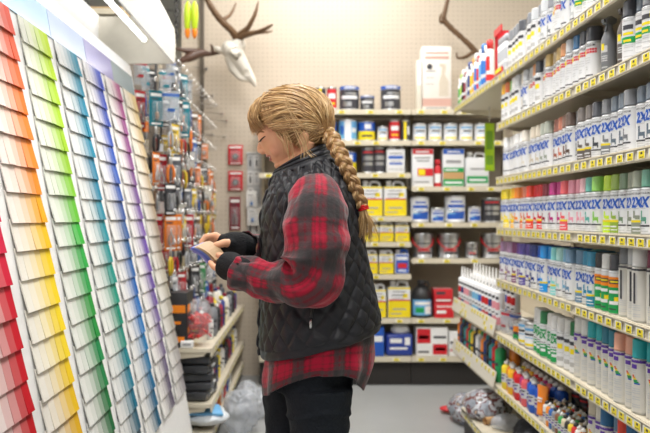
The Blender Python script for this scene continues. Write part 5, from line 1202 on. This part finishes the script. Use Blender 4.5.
for i in range(nr):
    cum = 0; ring = []; r = rings[i]
    for k_ in range(m):
        v = r[k_]; nrm_ = (r[(k_+1)%m]-r[k_-1]).cross(rings[min(i+1,nr-1)][k_]-rings[max(i-1,0)][k_]).normalized()
        if nrm_.dot(v-cen[i]) < 0: nrm_ = -nrm_
        us = k_/m*1.08; h = arc[i]
        dist = noise.noise(Vector((us*7, h*7, 3)))*.007
        a_ = (us*1.0+h*.80+dist)/.052; b_ = (us*1.0-h*.80+dist)/.052
        fa = abs(a_-round(a_)); fb = abs(b_-round(b_)); dmin = min(fa, fb)
        puff = (1-math.exp(-(dmin/.12)))*.0085
        hem = h < .024
        if hem: puff = .005*math.sin(PI*min(1, h/.024))**.5
        wr = .0032*noise.noise(Vector((us*34, h*34, 1)))+.0045*noise.noise(Vector((us*9, h*11, 7)))
        fold = .006*math.sin(us*40+h*55+5*noise.noise(Vector((us*6,h*6,2))))*max(0, noise.noise(Vector((us*5,h*5,9))))
        ring.append(v+nrm_*(puff+wr+fold))
    outr.append(ring)
outr = [vring(tuple(cat(VS, 0)), 2.3, m, -.012)] + outr
own(loft(outr, m, nyl, 'vest'))
# collar
CS = [(274,177,335.5,160,.098),(273.5,173,331,153,.086),(275,170.5,327,147.5,.080),(276,168.5,323.5,143,.077)]
cr_ = []
for i in range(28):
    q = cat(CS, i/27); r = vring(q, 2.1, 160); c = sum(r, Vector())/160
    cr_.append([v+(v-c).normalized()*(.0055*abs(math.sin(i/27*PI*3))**.6+.002*noise.noise(v*40)) for v in r])
r = vring(CS[-1], 2.1, 160, -.005); cr_.append(r)
for q in reversed(CS): cr_.append(vring(q, 2.1, 160, -.010))
own(loft(cr_, 160, nyl, 'vest_collar'))
# shirt collar peeking out inside
cr_ = [vring((277,176,326,156,.066), 2, 96), vring((279.5,171.5,321,150,.060), 2, 96), vring((281.5,168.8,317,146,.056), 2, 96), vring((281,171,316,150,.052), 2, 96)]
o = loft(cr_, 96, PL, 'shirt_collar'); set_uv(o, lambda i,k_: k_/96*.4, lambda i,k_: i*.012, 4, 96); own(o)
# armhole binding: follows the vest surface round the near sleeve
VV = [w_ for i in range(40, nr) for w_ in outr[i+1][15:120]]
def near_pt(v): return min(VV, key=lambda w_: (w_.x-v.x)**2+(w_.z-v.z)**2)
AP = [(283,232),(284,215),(288,200),(295,187),(305,178),(317,173.5),(329,177),(339,187),(346,202),(350,220),(350.5,240)]
P = []
for k_ in range(34):
    q = cat(AP, k_/33); v = H(307+(q[0]-307)/1.08, 216+(q[1]-216)/1.08); P.append(near_pt(v)+Vector((0,-.002,0)))
own(MB().tube(P, .0065, 8).build('armhole_trim', nyl))
# zip, side pocket zip with metal pull
z = MB(); P = [outr[i+1][0]+Vector((-.003,0,0)) for i in range(2, nr, 3)]; z.tube(P, .004, 6); q = outr[52][3]; z.tube([q, q+Vector((-.002,-.010,-.012)), q+Vector((-.002,-.012,-.03))], [.002,.003,.003], 6); own(z.build('front_zip', mat('dark_zip', (.05,.05,.055), .3, .8)))
VL = [w_ for i in range(5, 60) for w_ in outr[i+1][10:120]]
def near_vest(v): return min(VL, key=lambda w_: (w_.x-v.x)**2+(w_.z-v.z)**2)
Pz = [near_vest(H(x_, y_)) + Vector((0,-.003,0)) for x_, y_ in ((312,288),(312,293),(311.8,298),(311.6,303),(311.5,308))]
own(MB().tube(Pz, .0035, 6).build('pocket_zip', M['black'])); q = Pz[-1]
own(MB().tube([q, q+Vector((-.001,-.005,-.012)), q+Vector((-.001,-.004,-.026))], [.0022,.003,.0034], 8, flat=.5).build('zip_pull', M['chrome']))
# ---- shirt tail under the vest
m = 180; nr2 = 60; rings = []; base = [(266,340,374,318,.178),(265.5,357,374,340,.184),(264,375,372,360,.186),(265,392,362,386,.188)]
for i in range(nr2):
    t = i/(nr2-1); ring = []
    for k_ in range(m):
        a = 2*PI*k_/m; ca = math.cos(a); sa = math.sin(a)
        # hem: long at front and back, short at the sides
        side = abs(sa)**1.6; tt = t*(1-.42*side)*(1.0 if ca > 0 else 1.03)
        q = cat(base, tt); f = H(q[0],q[1]); b = H(q[2],q[3]); c = (f+b)/2; ax = (f-b)/2
        e = 2/2.3; v = c+ax*math.copysign(abs(ca)**e, ca)+Vector((0,-1,0))*math.copysign(abs(sa)**e, sa)*q[4]
        d = (v-c).normalized(); v = v+d*(.007*t*math.sin(a*9+2*math.sin(a*3))+.004*noise.noise(v*18))
        ring.append(v)
    rings.append(ring)
c = sum(rings[-1], Vector())/m; rings.append([v+(c-v).normalized()*.006 for v in rings[-1]]); rings.append([v+(c-v).normalized()*.006 for v in rings[-4]])
o = loft(rings, m, PL, 'shirt_tail'); set_uv(o, lambda i,k_: k_/m*1.06+.03, lambda i,k_: min(i,nr2)*.0026, len(rings), m); own(o)
# ---- jeans
den = mat('black_denim', (.012,.016,.022), .8, var=.35, scale=160, bump=.35)
j = MB()
j.tube([H(311,335),H(311,362),H(311,385)], [.115,.124,.118], 36, flat=1.32, up=(1,0,0))
for s_, x0, x1, x2 in ((-1,318.5,319,322),(1,291,292,294)):
    hy = s_*.088
    A = H(x0,378,hy); B1 = H(x0,408,hy); Kn = Vector(((x1-307)/SC, YC+s_*.095, .50)); An = Vector(((x2-307)/SC, YC+s_*.095, .09))
    j.tube([A, B1, B1.lerp(Kn,.5), Kn, Kn.lerp(An,.4), An], [.094,.083,.074,.062,.060,.048], 32)
jm = voxel(j, .006, 6)
for v in jm.vertices:
    c = v.co; f = noise.noise(Vector((c.x*5,c.y*5,c.z*26)))*.006+noise.noise(c*30)*.003
    s2 = math.exp(-((c.z-H(0,402).z-.012*math.sin(c.x*30))/.006)**2)*.006 if c.y < YC else 0
    v.co = c+v.normal*(f+s2)
jm.materials.append(den); own(link('jeans', jm))
for s_, x2 in ((-1,322),(1,294)):     # ankle boots
    b = MB(); ax_ = (x2-307)/SC; yy = YC+s_*.095
    b.tube([(ax_,yy,.13),(ax_,yy,.07)], [.05,.052], 16); b.ell((ax_-.02,yy,.045), (.075,.042,.045)); b.ell((ax_-.10,yy,.032), (.075,.044,.034)); b.ell((ax_+.03,yy,.04),(.045,.038,.042))
    q = voxel(b, .006, 5)
    for v in q.vertices: v.co.z = max(v.co.z, .012)
    q.materials.append(mat('black_boot_leather', (.02,.018,.016), .4)); own(link('boot', q))
    own(MB().prism([(ax_-.175+.02,yy-.035,.0),(ax_-.175+.0,yy,.0),(ax_-.155,yy+.035,.0),(ax_+.06,yy+.036,.0),(ax_+.075,yy,.0),(ax_+.06,yy-.036,.0)],(0,0,.014)).build('boot_sole', M['black']))
# ---- hair
HC = H(295,119.5); HA = (42.5*p, .088, 35*p)
HR = Matrix.Rotation(.25, 3, 'Y')
def hs(px_, py_, dy):      # point on hair surface near given px (side = sign dy chosen by dy sign); dy None -> on outline
    v = HR.inverted() @ (H(px_, py_, 0)-HC); r2 = (v.x/HA[0])**2+(v.z/HA[2])**2
    if r2 < .98: y = math.sqrt(1-r2)*HA[1]
    else: y = 0.012*0
    return H(px_, py_, (-1 if dy < 0 else 1)*y)
hm = [mat('hair_dark_blonde', (.36,.20,.08), .42, var=.15, scale=80), mat('hair_blonde', (.56,.35,.15), .38, var=.15, scale=80), mat('hair_light_blonde', (.76,.54,.28), .36, var=.12, scale=80)]
cap_ = MB(); cap_.ell(HC, (HA[0]*.965, HA[1]*.965, HA[2]*.965), rot=(0,.25,0), seg=56, rings=36)
# keep the shell only where hair grows: cut away the face and nape
cm_ = cap_.mesh('hair_shell', hm[0]); bm = bmesh.new(); bm.from_mesh(cm_)
def hairy(c):
    X = (c.x*SC)+307; Yp = 216-(c.z-1.3)*SC
    edge = [(250,112),(262,124),(275,128),(288,138),(300,150),(320,152),(340,150)]
    for (xa,ya),(xb,yb) in zip(edge, edge[1:]):
        if xa <= X <= xb: return Yp < ya+(yb-ya)*(X-xa)/(xb-xa)
    return Yp < 120
bmesh.ops.delete(bm, geom=[f for f in bm.faces if not hairy(f.calc_center_median())], context='FACES'); bm.to_mesh(cm_); bm.free()
rh = random.Random(77); hair = MB()
G = (325.5, 131)   # gather point px
def strand(P, rad, mi, wob=.0012, n=16, flat=.5, tip=0):
    pts = []; sd = rh.uniform(0, 99)
    for i in range(n):
        q = Vector(cat(P, i/(n-1))); a = i/(n-1)
        pts.append(q+Vector((noise.noise(Vector((a*3, sd, 0))), noise.noise(Vector((a*3, sd, 5))), noise.noise(Vector((a*3, sd, 9)))))*wob*4*math.sin(PI*min(1, a+.1)))
    hair.tube(pts, [rad*(.35+.65*math.sin(PI*(.12+.8*i/(n-1))))*(1-tip*(i/(n-1))**3) for i in range(n)], 5, mi, flat=flat)
# hairline start points from the crown parting forward and down to the temple, sweeping back to the gather
for s_ in (-1, 1):
    for q in range(430 if s_ < 0 else 220):
        t = rh.random(); layer = rh.uniform(.97, 1.055)
        st = cat([(300,86.5),(285,87.5),(270,94),(261,104),(262,118),(270,127),(283,135),(297,146),(308,149)], t)
        sx_, sy_ = st[0]+rh.uniform(-2,2), st[1]+rh.uniform(-1.5,1.5)
        ex, ey = G[0]+rh.uniform(-3,2), G[1]+rh.uniform(-7,7)
        P = []
        for k_ in range(6):
            a = k_/5; bx_ = sx_+(ex-sx_)*a; by_ = sy_+(ey-sy_)*a
            # bow the path up along the skull for upper strands, down for lower ones
            bow = math.sin(PI*a)*((-17 if t < .3 else -13 if t < .6 else -3)+rh.uniform(-1.5,1.5)); nx, ny = -(ey-sy_), (ex-sx_); L2 = math.hypot(nx, ny)
            bx_ += -nx/L2*bow*(-1); by_ += ny/L2*bow
            v = HR.inverted() @ (H(bx_, by_)-HC); r2 = (v.x/HA[0])**2+(v.z/HA[2])**2
            if r2 > .985: kk = math.sqrt(.985/r2); v = Vector((v.x*kk, 0, v.z*kk)); r2 = .985
            y = math.sqrt(1-r2)*HA[1]; w_ = HR @ Vector((v.x, s_*y, v.z))
            if a > .85: w_.y *= .35
            P.append(tuple(HC+w_*layer))
        strand(P, rh.uniform(.0011,.0024), rh.choice((0,1,1,1,2,0)))
# bangs: from the crown front falling over the forehead
for q in range(330):
    s_ = rh.choice((-1,-1,1)); f = rh.random(); yo = s_*f*.060
    tipx = 252.5+abs(yo)*230+rh.uniform(-1.5,2.5); tipy = 132.5+rh.uniform(-6,3.5)-abs(yo)*55
    r0x = 270+rh.uniform(-6,10); front = 248.2+ (abs(yo)/.06)**2*9 + rh.uniform(0,2.5)
    P = [tuple(H(r0x, 93.5+rh.uniform(-2.5,2), yo*.4)), tuple(H(258.5+abs(yo)*90+rh.uniform(-1,1), 98.5, yo*.75)), tuple(H(front+1.5, 109, yo*.95)), tuple(H(front, 120, yo)), tuple(H(tipx, tipy, yo*.95))]
    strand(P, rh.uniform(.0009,.0018), rh.choice((0,1,1,2,1)), .0016, tip=.8)
# side-swept pieces from the fringe to the temple
for q in range(70):
    k0 = rh.random()
    P = [tuple(hs(262+10*k0, 97, -1)), tuple(hs(261+12*k0, 108, -1)), tuple(hs(265+11*k0, 120, -1)), tuple(H(271+10*k0, 129, -.062-.006*k0)), tuple(H(279+9*k0, 136+4*k0, -.068))]
    strand(P, rh.uniform(.001,.0018), rh.choice((0,1,2,1)), .001)
# loose face-framing locks
for (pp, cnt) in (([(272,120,-.070),(282,128,-.078),(289,140,-.078),(292,153,-.072),(295,168,-.066)], 8), ([(276,112,-.080),(288,122,-.086),(298,136,-.085),(303,150,-.082),(303,163,-.084)], 7), ([(284,116,-.086),(297,127,-.089),(306,140,-.087),(309,152,-.085),(315,158,-.09)], 5), ([(268,122,-.066),(277,131,-.074),(284,142,-.074),(287,155,-.066)], 5), ([(286,101,-.085),(292,115,-.09),(303,129,-.092),(318,136,-.07)], 8)):
    for q in range(cnt):
        dx, dy_ = rh.gauss(0,1.9), rh.uniform(-1.2,1.2)
        strand([tuple(H(x_+dx*(.3+.7*i/4), y_+dy_, d_-.002)) for i, (x_, y_, d_) in enumerate(pp)], rh.uniform(.0005,.0010), rh.choice((1,2,2)), .0020, 18)
ho = own(hair.build('hair', hm)); 
sh_ = link('hair_shell', cm_); own(sh_)
# braid: three bundles woven, each a twist of fine strands
BP = [(324,131,-.030),(331,140,-.060),(337,152,-.085),(343,165,-.098),(349,179,-.100),(355,193,-.098),(360.5,206,-.094)]
br = MB(); N_ = 120
for b_i in range(3):
    ph0 = b_i*2*PI/3
    pth = []
    for i in range(N_):
        a = i/(N_-1); q = cat(BP, a); c = H(q[0], q[1], q[2]); q2 = cat(BP, min(1,a+.01)); q1 = cat(BP, max(0,a-.01)); tt = (H(*q2)-H(*q1)).normalized()
        sd = tt.cross(Vector((0,1,0))).normalized(); ph = ph0+a*2*PI*3.1; amp = .0125*(1-.30*a)
        pth.append((c+sd*math.sin(ph)*amp+Vector((0,-1,0))*math.sin(2*ph)*amp*.62, tt, sd, .0135*(1-.33*a)*(.75+.25*min(1,a*6))))
    br.tube([x_[0] for x_ in pth], [x_[3]*.90 for x_ in pth], 12, 0)
    for k_ in range(16):
        a0 = 2*PI*k_/16; P = []
        for i, (c, tt, sd, r_) in enumerate(pth):
            an = a0+i*.05; P.append(c+(sd*math.cos(an)+Vector((0,1,0))*math.sin(an))*r_*.92)
        br.tube(P, [pth[i][3]*.17 for i in range(N_)], 5, rh.choice((0,1,1,2)), flat=.8)
own(br.build('braid', hm))
el = MB()
for k_ in range(3):
    c = H(360.3+.5*k_, 205.5+1.6*k_, -.094); P = [c+Vector((math.cos(a)*.0125, math.sin(a)*.0125, .0035*math.cos(a))) for a in [2*PI*q/20 for q in range(21)]]; el.tube(P, .0026, 6)
own(el.build('hair_elastic', mat('red_elastic', (.70,.02,.02), .5)))
tl = MB()
for q in range(170):
    a = rh.uniform(0, 2*PI); r_ = math.sqrt(rh.random()); sx_ = r_*math.cos(a); sy_ = r_*math.sin(a); ln = rh.uniform(.55,1)
    out_ = rh.random() < .25
    P = [H(360.5+2.6*sx_, 206, -.094+.008*sy_), H(361.5+4.5*sx_, 214, -.094+.014*sy_), H(362.5+7.5*sx_+(3 if out_ else 0), 206+20*ln, -.092+.018*sy_), H(361.5+9*sx_+(8*ln if out_ else 0), 206+37*ln+(-3 if out_ else 0), -.088+.02*sy_)]
    hair2 = [Vector(cat([tuple(v) for v in P], i/13)) for i in range(14)]
    tl.tube(hair2, [.0014*(1-.75*i/13) for i in range(14)], 5, rh.choice((0,1,1,2)), flat=.6)
own(tl.build('braid_tail', hm))
# ---- cards held in the hands
hc = [((.50,.34,.20),'tan'),((.56,.42,.28),'light tan'),((.15,.17,.55),'blue'),((.30,.30,.66),'periwinkle'),((.42,.40,.70),'lavender'),((.20,.26,.62),'mid blue'),((.48,.32,.18),'brown')]
def held(pts, th, col, lb):
    # pts: four corners, thin card with slight bow
    a, b, c, d = [Vector(q) for q in pts]; mb = MB(); n = 6; nrm_ = (b-a).cross(d-a).normalized(); vs = []
    for i in range(n+1):
        t = i/n; bow = .006*math.sin(PI*t)
        for s_ in (0, th):
            vs.append(a.lerp(b,t)+nrm_*(bow+s_)); vs.append(d.lerp(c,t)+nrm_*(bow+s_))
    fs = []
    for i in range(n):
        q = i*4; w_ = q+4; fs += [(q,w_,w_+1,q+1),(q+2,q+3,w_+3,w_+2),(q,q+2,w_+2,w_),(q+1,w_+1,w_+3,q+3)]
    fs += [(0,1,3,2),(n*4,n*4+2,n*4+3,n*4+1)]
    o = mb.add(vs, fs, 0, False).build('paint_card', M['paper'], None, col); tag(o, lb, 'paint card', 'paint cards in her hands'); return o
Yq = 2.19
def hq(x1,y1,x2,y2,x3,y3,x4,y4,o=0): return [W(x1,y1,Yq,-.02), W(x2,y2,Yq,-.035), W(x3,y3,Yq,.035+o), W(x4,y4,Yq,.045+o)]
held(hq(197,245.5,217,259,223,254,207,240.5), .0012, hc[0][0], 'tan paint card on top of the fan held under her thumb')
held(hq(195,246,215,259.8,221,255.5,204,241.2), .0012, hc[1][0], 'light tan paint card second in the fan held in her hands')
held(hq(192.5,246.2,213,260.4,219,256.5,201,242), .0012, hc[5][0], 'mid blue paint card in the middle of the held fan')
held(hq(191.2,246.8,211.5,260.8,217,258,200,243.2), .0012, hc[2][0], 'blue paint card near the bottom of the held fan')
held(hq(191.0,248.5,210,261.2,216,259,200,244.6), .0012, hc[3][0], 'periwinkle paint card second from bottom of the held fan')
held(hq(193,251,208,261.6,214,260,199,246.5), .0012, hc[4][0], 'lavender paint card lowest in the held fan')
